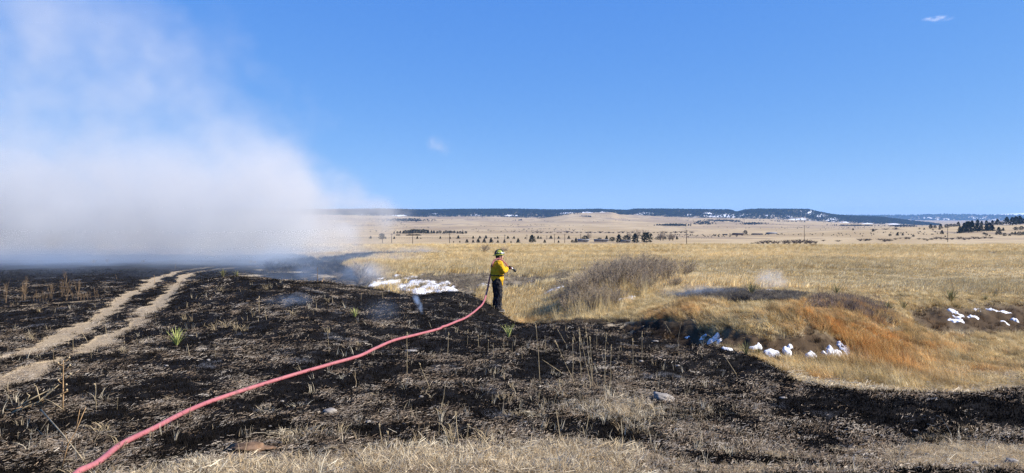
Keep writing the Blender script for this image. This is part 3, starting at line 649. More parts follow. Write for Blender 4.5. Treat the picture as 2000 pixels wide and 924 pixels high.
def forest():
    n_ = 52000; u = rng.uniform(-700, 1835, n_); t = rng.uniform(0, 1, n_) ** .85
    top = np.interp(u, mu, mtop); bas = np.interp(u, mu, mbas); py = bas + (top - bas) * t ** .8; d = 4700 + 650 * t
    sn = snowmap(u, py, SNOW_AREAS); cl = fbm(u / 14, py / 3.0, 3, 101)
    edge = (1 - t) * 1.0
    p = 1.0 - .95 * sn - np.clip(edge - .72, 0, 1) * 2.2 + cl * .55 - np.where(u > 1225, .06, 0)
    ok = rng.uniform(size=n_) < np.clip(p, 0, 1); u, py, d = u[ok], py[ok], d[ok]
    k = 9000; uu = rng.uniform(-700, 1820, k); tp = np.interp(uu, mu, mtop); dd = rng.uniform(5340, 5420, k)
    u = np.concatenate([u, uu]); d2 = np.concatenate([d, dd]); z = np.concatenate([(HY - py) * d / F, (HY - tp) * 5350 / F - 1.5 - (dd - 5350) * .01])
    y = d2; x = (u - CX) / F * y; n1 = len(x)
    # wooded patches out on the plain
    PX = [x]; PYv = [y]; PZ = [z]; SS = [rng.uniform(6.5, 11, n1)]
    for a, b_, wx, wy, q in ((795, 433.5, 38, 2.6, 330), (1085, 425, 32, 2.2, 260), (1012, 423.5, 20, 1.2, 60), (1148, 431.5, 12, .7, 30), (1314, 441, 24, 1.4, 170), (1375, 437, 15, 2.6, 110), (1412, 431, 30, 1.8, 260), (1470, 437, 18, 1.6, 110), (1440, 433.5, 8, .8, 20),
                             (1760, 437.5, 22, 1.4, 180), (1015, 433, 8, .7, 10), (1670, 437, 30, 1.2, 160), (1540, 430, 30, .8, 50)):
        uu = a + rng.normal(0, wx * .6, q); pp = b_ + rng.normal(0, wy * .5, q)
        for ua, pa in zip(uu, pp):
            dd_ = float(np.interp(-pa, -np.array([445., 441, 436, 430, 424]), [2300, 2500, 3300, 4000, 4600])); xx = (ua - CX) / F * dd_
            PX.append([xx]); PYv.append([dd_]); PZ.append([gat(xx, dd_)]); SS.append([random.uniform(3.5, 7)])
    x = np.concatenate(PX); y = np.concatenate(PYv); z = np.concatenate(PZ); s = np.concatenate(SS); nn = len(x)
    scatter('mesa_forest', 'dark pine forest covering the distant mesas with snow between the trees', np.stack([x, y, z], 1), rots(nn, 0), np.stack([s * 1.25, s * 1.25, s], 1), np.ones((nn, 3)), FT, 'forest')
    # far ridge
    k = 9000; u = rng.uniform(1390, 2600, k); t = rng.uniform(0, 1, k); top = np.interp(u, rus, rtop); bot = np.interp(u, rus, rbot); py = bot + (top - bot) * t
    sn = snowmap(u, py, FAR_SNOW); ok = (rng.uniform(size=k) > sn * 1.3) & (t > .12); u, t, py = u[ok], t[ok], py[ok]; d = 11400 + 1200 * t; z = (HY - py) * d / F; s = rng.uniform(14, 22, len(u))
    scatter('ridge_forest', 'hazy blue forest along the farthest ridge at the right', np.stack([(u - CX) / F * d, d, z], 1), rots(len(u), 0), np.stack([s * 2, s * 2, s], 1), np.ones((len(u), 3)), FT, 'forest')
forest()

# ------------------------------------------------------------------ tubes, twigs, trees
def tube_data(pts, rad, sides=6, cap=True):
    """vertices and faces of a tube along points; rad is a number or one per point"""
    pts = [Vector(p) for p in pts]; n_ = len(pts); rad = [rad] * n_ if isinstance(rad, (int, float)) else list(rad)
    V = []; Q = []; T = []; up = Vector((0, 0, 1)); prev = None
    for i, p in enumerate(pts):
        t = (pts[min(i + 1, n_ - 1)] - pts[max(i - 1, 0)])
        t = t.normalized() if t.length > 1e-9 else Vector((0, 0, 1))
        if prev is None: a = t.cross(up if abs(t.z) < .95 else Vector((1, 0, 0))).normalized()
        else: a = (prev - t * prev.dot(t)).normalized()
        prev = a; b = t.cross(a)
        for k in range(sides):
            g = 2 * math.pi * k / sides; V.append(tuple(p + (a * math.cos(g) + b * math.sin(g)) * rad[i]))
    for i in range(n_ - 1):
        for k in range(sides):
            k2 = (k + 1) % sides; Q.append((i * sides + k, i * sides + k2, (i + 1) * sides + k2, (i + 1) * sides + k))
    if cap:
        V.append(tuple(pts[0])); V.append(tuple(pts[-1])); a0 = len(V) - 2
        for k in range(sides):
            k2 = (k + 1) % sides; T.append((a0, k2, k)); T.append((a0 + 1, (n_ - 1) * sides + k, (n_ - 1) * sides + k2))
    return V, Q, T
class MB:
    def __init__(s): s.V = []; s.Q = []; s.T = []
    def add(s, d):
        o = len(s.V); s.V += d[0]; s.Q += [tuple(i + o for i in q) for q in d[1]]; s.T += [tuple(i + o for i in q) for q in d[2]]; return s
    def tube(s, pts, rad, sides=6, cap=True): return s.add(tube_data(pts, rad, sides, cap))
    def box(s, lo, hi, M4=None):
        (x0, y0, z0), (x1, y1, z1) = lo, hi; V = [(x0, y0, z0), (x1, y0, z0), (x1, y1, z0), (x0, y1, z0), (x0, y0, z1), (x1, y0, z1), (x1, y1, z1), (x0, y1, z1)]
        if M4 is not None: V = [tuple(M4 @ Vector(v)) for v in V]
        return s.add((V, [(0, 3, 2, 1), (4, 5, 6, 7), (0, 1, 5, 4), (1, 2, 6, 5), (2, 3, 7, 6), (3, 0, 4, 7)], []))
    def mesh(s, name, m, smooth=True): return mesh_np(name, s.V, s.Q if s.Q else None, [m] if not isinstance(m, (list, tuple)) else m, smooth, s.T if s.T else None)
    def build(s, name, m, parent=None, smooth=True): return link(bpy.data.objects.new(name, s.mesh(name, m, smooth)), parent)
def copy_tree(o, parent=None):
    c_ = o.copy(); COL.objects.link(c_)
    if parent is not None: c_.parent = parent
    for ch in [q for q in PROTO_CH.get(o.name, [])]: copy_tree(ch, c_)
    return c_
PROTO_CH = {}

def conifer_mesh(seed, shape='cone'):
    """ragged crown of small needle sprays"""
    r = random.Random(seed); mb = MB()
    n_ = 330
    for i in range(n_):
        t = r.random() ** (1.25 if shape == 'cone' else .9); z = .10 + .88 * t
        if shape == 'cone': rad = .30 * (1 - t) ** .8 + .02
        elif shape == 'round': rad = .42 * math.sqrt(max(0, 1 - (2 * t - .85) ** 2 / 1.35)) + .02
        else: rad = .28 * (1 - t ** 2.2) + .05
        a = r.uniform(0, 6.28); lob = 1 + .28 * math.sin(3 * a + seed) + .22 * math.sin(7 * t * 3 + a * 2 + seed * 2)
        q = rad * lob * math.sqrt(r.uniform(.25, 1)); x, y = q * math.cos(a), q * math.sin(a); s = r.uniform(.035, .075)
        o = Vector((x, y, z)); out = Vector((math.cos(a), math.sin(a), r.uniform(-.2, .5))).normalized()
        sd_ = out.cross(Vector((r.uniform(-1, 1), r.uniform(-1, 1), 1))).normalized()
        up = out.cross(sd_)
        mb.add(([tuple(o - sd_ * s), tuple(o + out * s * 1.2), tuple(o + sd_ * s), tuple(o - out * s * .4 + up * s * .9)], [(0, 1, 2, 3)], []))
        mb.add(([tuple(o - up * s), tuple(o + out * s), tuple(o + up * s * .8)], [], [(0, 1, 2)]))
    return mb.mesh('crown', M_NEEDLE, False)
TRUNKM = MB().tube([(0, 0, -.03), (0.004, 0, .3), (0, .004, .75)], [.022, .016, .006], 6).mesh('trunk', M_TRUNK)
CON = {'cone': [conifer_mesh(s, 'cone') for s in range(3)], 'round': [conifer_mesh(s + 10, 'round') for s in range(3)], 'pine': [conifer_mesh(s + 20, 'pine') for s in range(3)]}
def tree(u, py, hpx, label, group=None, kind='cone', wf=1.0, d=None, name='conifer', hide_px=0):
    if d is None: d = hit(u, py)
    x = (u - CX) / F * d; z = gat(x, d)
    zb = (HY - py) * d / F
    zb = min(zb, z) if hide_px == 0 else z
    h = max(hpx * d / F, .8)
    e = empty(name, (x, d, z if abs(zb - z) > 1.5 else zb)); e.rotation_euler.z = random.uniform(0, 6.28); e.scale = (h * wf, h * wf, h)
    tag(e, label, 'tree', group)
    a = link(bpy.data.objects.new('crown', random.choice(CON[kind])), e); b = link(bpy.data.objects.new('trunk', TRUNKM), e)
    return e
ORD = ['first', 'second', 'third', 'fourth', 'fifth', 'sixth', 'seventh', 'eighth', 'ninth', 'tenth', 'eleventh', 'twelfth', 'thirteenth', 'fourteenth', 'fifteenth', 'sixteenth', 'seventeenth', 'eighteenth', 'nineteenth', 'twentieth']
ORD += ['twenty-' + o_ for o_ in ORD[:9]] + ['thirtieth']
# two rows of small planted conifers on the far side of the field
rowA = [(724, 463, 6), (753, 468, 4), (770, 468.5, 5), (815, 469, 5.5), (822, 468, 3), (860, 468, 5), (879, 469, 4.5), (895, 468.5, 7), (924, 468, 5.5), (937, 468, 6), (949, 468, 7), (967, 468, 3.5), (972, 468, 5), (992, 468, 6), (1004, 468, 5.5), (1026, 468, 4), (1051, 467, 6.5), (1056.5, 467.5, 5), (1076, 467.5, 7), (1091, 467, 5.5), (1111, 466.5, 6.5)]
rowB = [(886, 474.5, 2.5), (898, 474.5, 3), (912, 474.5, 6.5), (924, 474.5, 5), (934, 474.5, 7.5), (946, 474.5, 7.5), (959, 474.5, 9), (972.5, 474.5, 4.5), (985, 474.5, 5.5), (998, 474.5, 3), (1012, 474.5, 8), (1064, 474.5, 5.5), (1091, 474.5, 4)]
for i, (a, b_, h_) in enumerate(rowA): tree(a, b_ - 4, h_, '%s small conifer from the left in the upper row across the plain' % ORD[i], 'upper row of small conifers', 'cone', 1.35, d=790)
for i, (a, b_, h_) in enumerate(rowB): tree(a, b_, h_ + 1.2, '%s small conifer from the left in the lower row behind the field edge' % ORD[i], 'lower row of small conifers', 'cone', 1.3, d=640)
for a, b_, h_, wf, lab, k, dd in ((746, 468, 12, 1.1, 'rounded dark tree veiled by smoke beside the left poles', 'round', 760), (1039, 474.5, 16, 1.15, 'broad dark layered conifer standing alone right of the small rows', 'pine', 640),
        (1125, 474, 10, 1.0, 'dark conifer just left of the pale ranch roof', 'cone', 640), (1118, 474, 5.5, 1.3, 'small dark shrub-like conifer left of the pale ranch roof', 'round', 640), (1143, 474, 14, 1.0, 'loose grey-green tree rising behind the pale ranch roof', 'round', 650),
        (1185, 472, 12, .95, 'dark conifer right behind the second ranch roof', 'cone', 680), (1196, 474, 11, 1.25, 'low dark tree filling the gap between ranch roof and tree clump', 'round', 690), (1171, 471, 7, 1.4, 'low dark bushy tree between the two ranch roofs', 'round', 700),
        (1209, 474.5, 17, .95, 'leftmost big dark tree of the clump by the ranch houses', 'pine', 650), (1224, 474.5, 15, 1.2, 'second big dark tree of the clump, behind the third roof', 'round', 660), (1240, 475, 19, 1.0, 'third big dark tree of the clump by the ranch houses', 'pine', 650),
        (1263, 475, 21, 1.25, 'largest rightmost dark tree of the clump by the ranch houses', 'round', 640), (1286, 469, 7, 1.8, 'wide low dark tree right of the big clump', 'round', 760), (1298, 469, 7, 1.3, 'small dark tree under bare branches right of the clump', 'round', 770),
        (1310, 469, 7, 1.5, 'dark squat tree left of the brushy row end', 'round', 770), (1322, 469, 8, 1.0, 'last dark tree right of the clump near the tall pole', 'cone', 770), (1456, 458, 9, 1.0, 'dark round tree standing between the two farm sheds', 'round', 1050)):
    tree(a, b_, h_, lab, None, k, wf, d=dd)
# grey-green windbreak on the plain behind
k = 0
for i in range(26):
    a = 770 + i * 5.6 + random.uniform(-1, 1); h_ = 5.5 + 3.5 * math.exp(-((a - 812) / 30) ** 2) + random.uniform(-.7, 1.2) - (1.5 if a < 790 else 0)
    tree(a, 0, h_, '%s tree from the left in the long windbreak across the plain' % ORD[i], 'windbreak trees on the plain', random.choice(['round', 'cone']), 1.35, d=1230 + 20 * math.sin(i), hide_px=1)
for i in range(14):
    a = 775 + i * 2.6 + (12 if i > 2 else 0) + random.uniform(-.6, .6)
    tree(a, 0, 2.6 + random.uniform(-.5, .8), '%s tiny dark tree from the left in the short row below the windbreak' % ORD[i], 'tiny trees below the windbreak', 'round', 1.6, d=980, hide_px=1)
# trees on the hill at the right
HILL = [(1666, 443, 4.5, 'c'), (1705, 447, 6, 'c'), (1738, 459, 5, 'r'), (1753, 458.5, 7, 'c'), (1763, 458.5, 5.5, 'c'), (1784, 461.5, 4.5, 'r'), (1840, 457, 8.5, 'c'), (1846.5, 462.5, 3, 'r'), (1875, 456, 14, 'c'), (1818, 445, 10, 'p'), (1826, 444, 6, 'r'), (1837, 445, 10, 'p'), (1849, 444, 8, 'r'), (1857, 442, 6, 'r'), (1872, 442, 10, 'p'), (1864, 442, 6, 'r'),
        (1884, 454, 20, 'c'), (1892, 455, 23, 'p'), (1899, 454, 25, 'p'), (1907, 453, 20, 'c'), (1917, 452, 16, 'p'), (1926, 452, 18, 'c'), (1933, 451, 17, 'p'), (1939, 452, 14, 'c'), (1886, 443, 12, 'p'), (1898, 441, 12, 'p'), (1908, 440, 12, 'p'), (1916, 439, 12, 'c'), (1926, 438, 12, 'p'), (1937, 438, 13, 'p'), (1948, 438, 13, 'c'), (1955, 438, 9, 'r'), (1967, 440, 16, 'p'), (1978, 442, 20, 'p'),
        (1985, 441, 18, 'p'), (1992, 440, 16, 'c'), (2001, 440, 15, 'p'), (1950.5, 458.5, 14, 'p'), (1959.5, 452, 7, 'c'), (1984, 451, 7, 'r'), (1995, 451, 8, 'r'), (1922, 459, 4.5, 'r'), (1927, 461, 5, 'r'), (1933, 462, 3, 'r'), (1946, 460, 4, 'r'), (1954, 460, 5.5, 'r'), (1962, 462, 6.5, 'r'), (1972, 462, 4.5, 'r'), (1977, 460, 5, 'r'), (1983, 460.5, 7, 'c'), (1991, 461.5, 8, 'r'), (1999, 461, 7, 'r'), (1750, 443.5, 3, 'r'), (1805, 446, 4, 'c'), (1796, 445, 3, 'r'), (1822, 448, 3, 'r'), (1835, 447, 4, 'r')]
KM = {'c': 'cone', 'r': 'round', 'p': 'pine'}
for i, (a, b_, h_, kk) in enumerate(HILL):
    d_ = float(np.clip(np.interp(-b_, -np.array([463., 459, 456, 452, 448, 445, 442, 438]), [760, 830, 880, 930, 1010, 1080, 1160, 1260]), 700, 1300))
    if i in (3, 4): lab = ['left', 'right'][i - 3] + ' one of two neat dark conifers on the open tan hillside'; grp = None
    elif i == 2: lab = 'small round bush-like tree left of the two neat conifers'; grp = None
    elif i == 6: lab = 'lone dark conifer left of the hillside utility pole'; grp = None
    elif i == 8: lab = 'pointed dark conifer at the left foot of the dense hill grove'; grp = None
    elif 16 <= i < 24: lab = '%s tall pine from the left in the dense lower hill grove' % ORD[i - 16]; grp = 'lower hill grove'
    elif 24 <= i < 37: lab = '%s pine from the left along the crest of the right hill' % ORD[i - 24]; grp = 'pines on the hill crest'
    elif h_ < 8.2: lab = ('small dark juniper on the tan slope ' + ('left of the hillside pole' if a < 1850 else 'in front of the dense grove' if a < 1940 else 'at the right edge of the photo')); grp = 'small junipers on the right slope'
    else: lab = '%s dark pine of the loose line left of the hill crest grove' % ORD[max(0, i - 9)] if i < 16 else 'pine standing apart in front of the right hill grove'; grp = None
    if 16 <= i < 37: h_ *= random.uniform(.72, 1.15); a += random.uniform(-2, 2)
    tree(a, b_, h_, lab, grp, KM[kk], 1.0 if kk == 'p' else 1.25, d=d_, hide_px=1)

# scrub dotted over the plain, and the ranch fence
def plain_scrub():
    u = rng.uniform(500, 2100, 9000); d = np.exp(rng.uniform(math.log(850), math.log(4500), 9000)); x = (u - CX) / F * d; n1 = fbm(x / 260, d / 420, 4, 131); ok = (n1 > .17) & (rng.uniform(size=9000) < .5); x, d, u = x[ok], d[ok], u[ok]; n_ = len(x); s_ = rng.uniform(.8, 2.2, n_) * (d / 1800) ** .5
    scatter('plain_scrub', 'tiny dark scrub dotted in drifts over the distant tan plain', finish(x, d, 0), rots(n_, 0), np.stack([s_ * 2, s_ * 2, s_], 1), np.ones((n_, 3)), FT, 'scrub')
plain_scrub()
def fence():
    e = empty('wire_fence', ((640 - CX) / F * 800, 800, 0)); tag(e, 'long thin ranch fence crossing the plain behind the upper row of conifers', 'fence'); ps = MB(); ln = []
    for i in range(150):
        u = 640 + i * 5.0; d = 812 - i * .1; x = (u - CX) / F * d; z = gat(x, d); ln.append(Vector((x, d, z)) - e.location); ps.box((ln[-1].x - .09, ln[-1].y - .09, z - .2), (ln[-1].x + .09, ln[-1].y + .09, z + 1.35))
    o = ps.build('fence_posts', M_POLE, e, False); o['kind'] = 'stuff'
    for h_ in (.55, .95, 1.3): MB().tube([p + Vector((0, 0, h_)) for p in ln], .035, 4).build('strand', M_WIRE, e)
fence()

# leafless shrubs
def shrub_mesh(seed, n_stems=26, h=1.0, spread=.75, material=M_TWIG, twigs=7, r0=.008):
    r = random.Random(seed); st = MB(); tw = MB()
    for i in range(n_stems):
        a = r.uniform(0, 6.28); ln = r.uniform(.15, 1) * spread; hh = h * r.uniform(.55, 1.05) * (1 - .35 * (ln / spread) ** 2)
        p = [Vector((r.uniform(-.12, .12) * spread, r.uniform(-.12, .12) * spread, -.03))]
        for k in range(1, 5):
            t = k / 4; p.append(Vector((math.cos(a) * ln * t ** 1.1 + r.uniform(-.05, .05) * h, math.sin(a) * ln * t ** 1.1 + r.uniform(-.05, .05) * h, hh * t)))
        st.tube(p, [r0, r0 * .8, r0 * .65, r0 * .5, r0 * .3], 3, False)
        for k in range(twigs):
            t = r.uniform(.3, 1); j = min(3, int(t * 4)); o = p[j].lerp(p[j + 1], t * 4 - j)
            b_ = a + r.uniform(-1.4, 1.4); L = h * r.uniform(.12, .3); e = o + Vector((math.cos(b_) * L * .7, math.sin(b_) * L * .7, L * r.uniform(.4, 1)))
            md_ = o.lerp(e, .5) + Vector((r.uniform(-.02, .02), r.uniform(-.02, .02), .02)) * h
            tw.tube([o, md_, e], [r0 * .45, r0 * .35, r0 * .2], 3, False)
            for _ in range(2):
                f_ = e + Vector((r.uniform(-.1, .1), r.uniform(-.1, .1), r.uniform(.0, .12))) * h; tw.tube([md_, f_], [r0 * .3, r0 * .18], 3, False)
    return st.mesh('stems', material, False), tw.mesh('twigs', material, False)
SHR = [shrub_mesh(s, 30, twigs=9, r0=.011) for s in range(4)]
BRU = [shrub_mesh(s + 30, 22, 1.0, 1.1, M_TWIGB, 6, .035) for s in range(3)]
WEED = [shrub_mesh(s + 90, 5, 1.0, .5, M_WEED, 6, .014) for s in range(4)]
BARE = [shrub_mesh(s + 60, 14, 1.0, .45, M_TWIG, 8, .018) for s in range(2)]
def shrub(u, py, hpx, wf, label, group=None, src=SHR, d=None, name='shrub', cat='shrub', dmin=2.5):
    d = hit(u, py, dmin) if d is None else d; x = (u - CX) / F * d; h = hpx * d / F
    e = empty(name, (x, d, gat(x, d))); e.rotation_euler.z = random.uniform(0, 6.28); e.scale = (h * wf, h * wf, h); tag(e, label, cat, group)
    a, b_ = random.choice(src); link(bpy.data.objects.new('stems', a), e); link(bpy.data.objects.new('twigs', b_), e); return e
TH = [(1085, 596, 24), (1105, 600, 34), (1128, 598, 46), (1150, 590, 55), (1170, 578, 56), (1188, 580, 62), (1210, 572, 64), (1232, 566, 60), (1250, 560, 55), (1270, 552, 48), (1195, 556, 46), (1225, 548, 40), (1158, 560, 44), (1135, 574, 40), (1290, 548, 38), (1245, 545, 36), (1115, 578, 26), (1175, 600, 40), (1108, 614, 36), (1132, 613, 44), (1158, 611, 46), (1182, 607, 44), (1203, 600, 38), (1250, 578, 44), (1272, 568, 42), (1300, 556, 40)]
for a, b_, h_ in TH + [(a + 14, b_ - 8, h_ * .9) for a, b_, h_ in TH[:15]]: shrub(a, b_, h_ * 1.12, .75, ('low' if h_ < 42 else 'tall') + ' leafless grey shrub in the %s of the gully thicket' % ('lower left end' if a < 1140 else 'middle' if a < 1215 else 'upper right end'), 'thicket on the gully bank', dmin=17)
shrub(1335, 545, 42, 1.0, 'spiky grey leafless shrub at the right end of the thicket', dmin=19); shrub(1318, 566, 32, .8, 'small bluish grey shrub at the left end of the scorched strip', dmin=19)
shrub(945, 493, 17, 1.5, 'rounded grey shrub alone in the field behind the firefighter', d=92); shrub(986, 493, 13, 1.2, 'smaller grey shrub right of the rounded one, behind the helmet', d=92)
shrub(703, 556, 42, .8, 'dark leafless shrub in thin smoke left of the big snow patch', d=33); shrub(722, 560, 26, .9, 'low dark shrub touching the left end of the big snow patch', d=32)
shrub(617, 552, 14, .8, 'small bare shrub on the crest where smoke begins', d=31); shrub(660, 553, 15, 1.3, 'low bare scrub in blue smoke behind the crest', d=36); shrub(636, 552, 12, 1.4, 'small scrub in blue smoke beside a standing weed', d=34)
for a, b_, h_ in ((490, 520, 9), (498, 519, 7), (184, 516, 8), (210, 516, 9), (280, 516, 7)): shrub(a, b_, h_, .7, 'faint small bush silhouetted at the foot of the smoke', 'faint bushes at the smoke edge', d=52)
shrub(700, 482, 9, 2.2, 'pale grey brush behind smoke on the left plain', d=135)
for a, b_, h_, w_ in ((1469, 470, 3, 2), (1481, 470, 5, 1.5), (1490, 470, 7, 1.2), (1500, 470, 8, 1.2), (1510, 470, 7, 1.3), (1519, 468, 6, 1.3), (1532, 469, 7, 1.3), (1541, 467, 8, 1.3), (1551, 466, 8, 1.3), (1562, 467, 9, 1.2), (1573, 468, 9, 1.3), (1583, 467, 7, 1.4), (1593, 466, 6, 1.4), (1555, 470, 6, 1.4)):
    shrub(a, b_, h_, w_, 'dark brown bush in the long thicket past the field edge', 'dark bushes past the field edge', BRU, d=600 - (b_ - 466) * 5, name='bush', cat='bush')
for a, b_, h_, w_ in ((1608, 469, 3, 2), (1637, 470, 3, 2.5), (1680, 469, 5, 1.6), (1690, 469, 5, 1.6), (1697, 468, 4, 2), (1718, 467, 3, 3), (1728, 471, 6, 1.5), (1737, 470, 5, 1.7), (1749, 467, 3, 2), (1758, 465, 2.5, 2), (1769, 466, 5, 1.4), (1776, 466, 4, 1.6), (1795, 467, 3, 2), (1805, 468, 3, 2), (1811, 470, 4, 1.6), (1820, 468, 4, 1.8),
                      (1829, 467, 5, 1.5), (1838, 467, 5, 1.5), (1850, 468, 4, 2), (1860, 468, 4, 2), (1873, 467, 5, 1.6), (1884, 469, 5, 1.6), (1893, 468, 4, 1.8), (1903, 467, 5, 1.6), (1912, 467, 4, 2), (1923, 466, 4, 2), (1935, 466, 3, 2.4), (1708, 446, 3, 3), (1730, 445, 2.5, 4), (1750, 445, 2.5, 4)):
    shrub(a, b_, h_, w_, 'low dark brush along the foot of the right hillside ' + ('beyond the long thicket' if a < 1780 else 'around the hillside pole' if a < 1870 else 'below the dense grove'), 'brush along the right hillside', BRU, d=float(np.interp(-b_, [-471, -465, -446, -445], [660, 740, 1090, 1110])), name='bush', cat='bush')
for a, h_ in ((1150, 18), (1228, 20), (1245, 22), (1259, 23), (1290, 15), (1295, 18), (1308, 18), (1314, 16), (1262, 20)): shrub(a, 474, h_, .8, 'bare grey deciduous tree branching above the ranch conifers', 'bare trees by the ranch', BARE, d=720, name='bare_tree', cat='tree')
for i in range(34):
    a = 1040 + i * 9.4 + random.uniform(-3, 3); shrub(a, 457, random.uniform(2, 4.5), 1.8, 'tiny brown bush in the creek line across the plain, ' + ('above the small conifers' if a < 1130 else 'above the ranch houses' if a < 1260 else 'beyond the tall lone pole'), 'creek line bushes', BRU, d=1330, name='bush', cat='bush')
for a, b_, h_ in ((1347, 494, 5), (1587, 482, 7), (1540, 491, 5), (1170, 505, 5), (1098, 492, 4), (1540, 480, 4), (1770, 496, 4), (1938, 497, 7), (1990, 496, 5), (1262, 490, 4), (885, 481, 3)):
    shrub(a, b_, h_, 1.6, 'small olive bush standing in the tall field grass', 'olive bushes in the field', SHR, name='bush', cat='bush')

# ------------------------------------------------------------------ yuccas
def leaf_mesh(L, wd, bend, m):
    mb = MB(); V = []; Q = []; n_ = 5
    for k in range(n_ + 1):
        t = k / n_; w_ = wd * (1 - t) ** .7 * (.7 + .6 * t) / 2 + .0006; x = L * (t - .12 * bend * t * t); z = L * (-.5 * bend * t * t)
        V += [(x, -w_, z + w_ * .5), (x, 0, z), (x, w_, z + w_ * .5)]
    for k in range(n_):
        for j in (0, 1): a = 3 * k + j; Q.append((a, a + 1, a + 4, a + 3))
    mb.add((V, Q, [])); return mb.mesh('leaf', m, True)
LEAF = {}
for nm, m in (('g', M_YUCCA), ('d', M_YUCCAD), ('s', M_STRAW)): LEAF[nm] = [leaf_mesh(1, .075, b_, m) for b_ in (0.0, .15, .35, .6)]
def yucca(u, py, wpx, hpx, label, kind='g', nleaf=34, dmin=2.5, group=None, dry=.15, d=None):
    d = hit(u, py, dmin) if d is None else d; x = (u - CX) / F * d; e = empty('yucca', (x, d, gat(x, d)), random.uniform(0, 6.28)); tag(e, label, 'yucca', group)
    L = hpx * d / F * 1.02; spread = min(1.25, (wpx / 2) / hpx * 1.1)
    MB().tube([(0, 0, -.03), (0, 0, .05 * L + .02)], [.05 * L + .01, .03 * L], 8).build('base', M_TRUNK, e)
    for i in range(nleaf):
        t = (i + .5) / nleaf; el = math.pi / 2 - (t ** .75) * math.atan(spread) * 1.35 + random.uniform(-.08, .08); az = i * 2.399 + random.uniform(-.25, .25)
        s = L * random.uniform(.75, 1.03); k_ = 's' if random.random() < dry and t > .5 else kind
        o = link(bpy.data.objects.new('leaf', random.choice(LEAF[k_])), e); o.scale = (s, s * (0.7 if kind == 'g' else .8), s); o.rotation_euler = (0, -max(el, -.05), az); o.location = (0, 0, .02 * L)
yucca(345, 678, 34, 40, 'bright green yucca on black ground right of the wheel ruts', 'g', 36); yucca(693, 621, 24, 22, 'small green yucca on the burnt rise above the hose', 'g', 26)
yucca(993, 662, 20, 34, 'upright green yucca on black ground below the firefighter', 'g', 22); yucca(436, 545, 18, 20, 'dull yucca on the crest left of its darker twin', 'd', 26, d=24.3); yucca(463, 546, 20, 16, 'darker scorched yucca on the crest right of its twin', 'd', 26, d=24.3)
yucca(1467, 577, 36, 30, 'green yucca at the gully rim beside the white smoke', 'd', 32, dmin=17, dry=.4); yucca(1457, 696, 30, 32, 'dark yucca between small snow lumps under the cut bank', 'd', 32, dmin=12, dry=.3)
yucca(1482, 694, 22, 22, 'smaller dark yucca right beside the dark one in the snow lumps', 'd', 20, dmin=12, dry=.3); yucca(1634, 578, 28, 26, 'olive yucca on the rim left of the grey scrub', 'd', 28, dmin=18, dry=.4)
yucca(1736, 609, 22, 24, 'left olive yucca of a pair behind the rusty grass', 'd', 26, dmin=18, dry=.3); yucca(1765, 607, 28, 24, 'right olive yucca of a pair behind the rusty grass', 'd', 28, dmin=18, dry=.4)
yucca(1857, 593, 38, 34, 'spreading yucca with a tall stalk above the right bank', 'd', 36, dmin=21, dry=.4); yucca(1925, 588, 24, 18, 'low yellowish yucca right of the tall stalked yucca', 'd', 26, dmin=21, dry=.4); yucca(1942, 582, 14, 16, 'thin pale yucca behind the low yellowish one', 'd', 18, dmin=21, dry=.5)

# ------------------------------------------------------------------ standing stalks and weeds
def upat(u, py, d): return Vector(((u - CX) / F * d, d, (HY - py) * d / F))
def stalk(u0, y0, u1, y1, head=0.0, label='thin straw coloured stalk standing on the burnt ground', group='straw stalks on the burnt ground', r=.0048, m=M_STRAW, bend=0.0, name='grass_stalk', d=None):
    if label.startswith('thin straw coloured stalk'):
        where = ['beside the wheel ruts', 'around the bright green yucca', 'on the burnt rise above the hose', 'below the firefighter', 'in the tall stand right of centre', 'in front of the cut bank'][int(np.searchsorted([260, 430, 780, 1010, 1210], u0))]
        label = ('tall' if y0 - y1 > 40 else 'short') + (' straw stalk with a seed head ' if head > .08 else ' bare straw stalk ') + where; group = 'straw stalks ' + where
    b_ = gp(u0, y0) if d is None else gp(u0, y0, d); d = b_.y; t = upat(u1, y1, d * random.uniform(.985, 1.015)) - b_; n_ = 7
    e = empty(name, b_); tag(e, label, 'dry stalk', group); side = Vector((t.z, 0, -t.x)) * bend
    P = [Vector((0, 0, -.02))] + [t * (k / n_) + side * math.sin(math.pi * k / n_) * .5 + Vector((random.uniform(-1, 1), random.uniform(-1, 1), 0)) * t.length * .008 for k in range(1, n_ + 1)]
    MB().tube(P, [r * (1 - .55 * k / n_) for k in range(n_ + 1)], 5).build('stem', m, e)
    if head:
        mb = MB(); L = t.length
        for k in range(16):
            q = 1 - head * random.random(); o = P[-1] * q + side * math.sin(math.pi * q) * .5 * (1 if q < 1 else 0); v = (t.normalized() * .028 + Vector((random.uniform(-1, 1), random.uniform(-1, 1), 0)) * .010)
            mb.tube([o, o + v * .5, o + v], [.001, .0045, .001], 4)
        mb.build('seed_head', m, e)
    return e
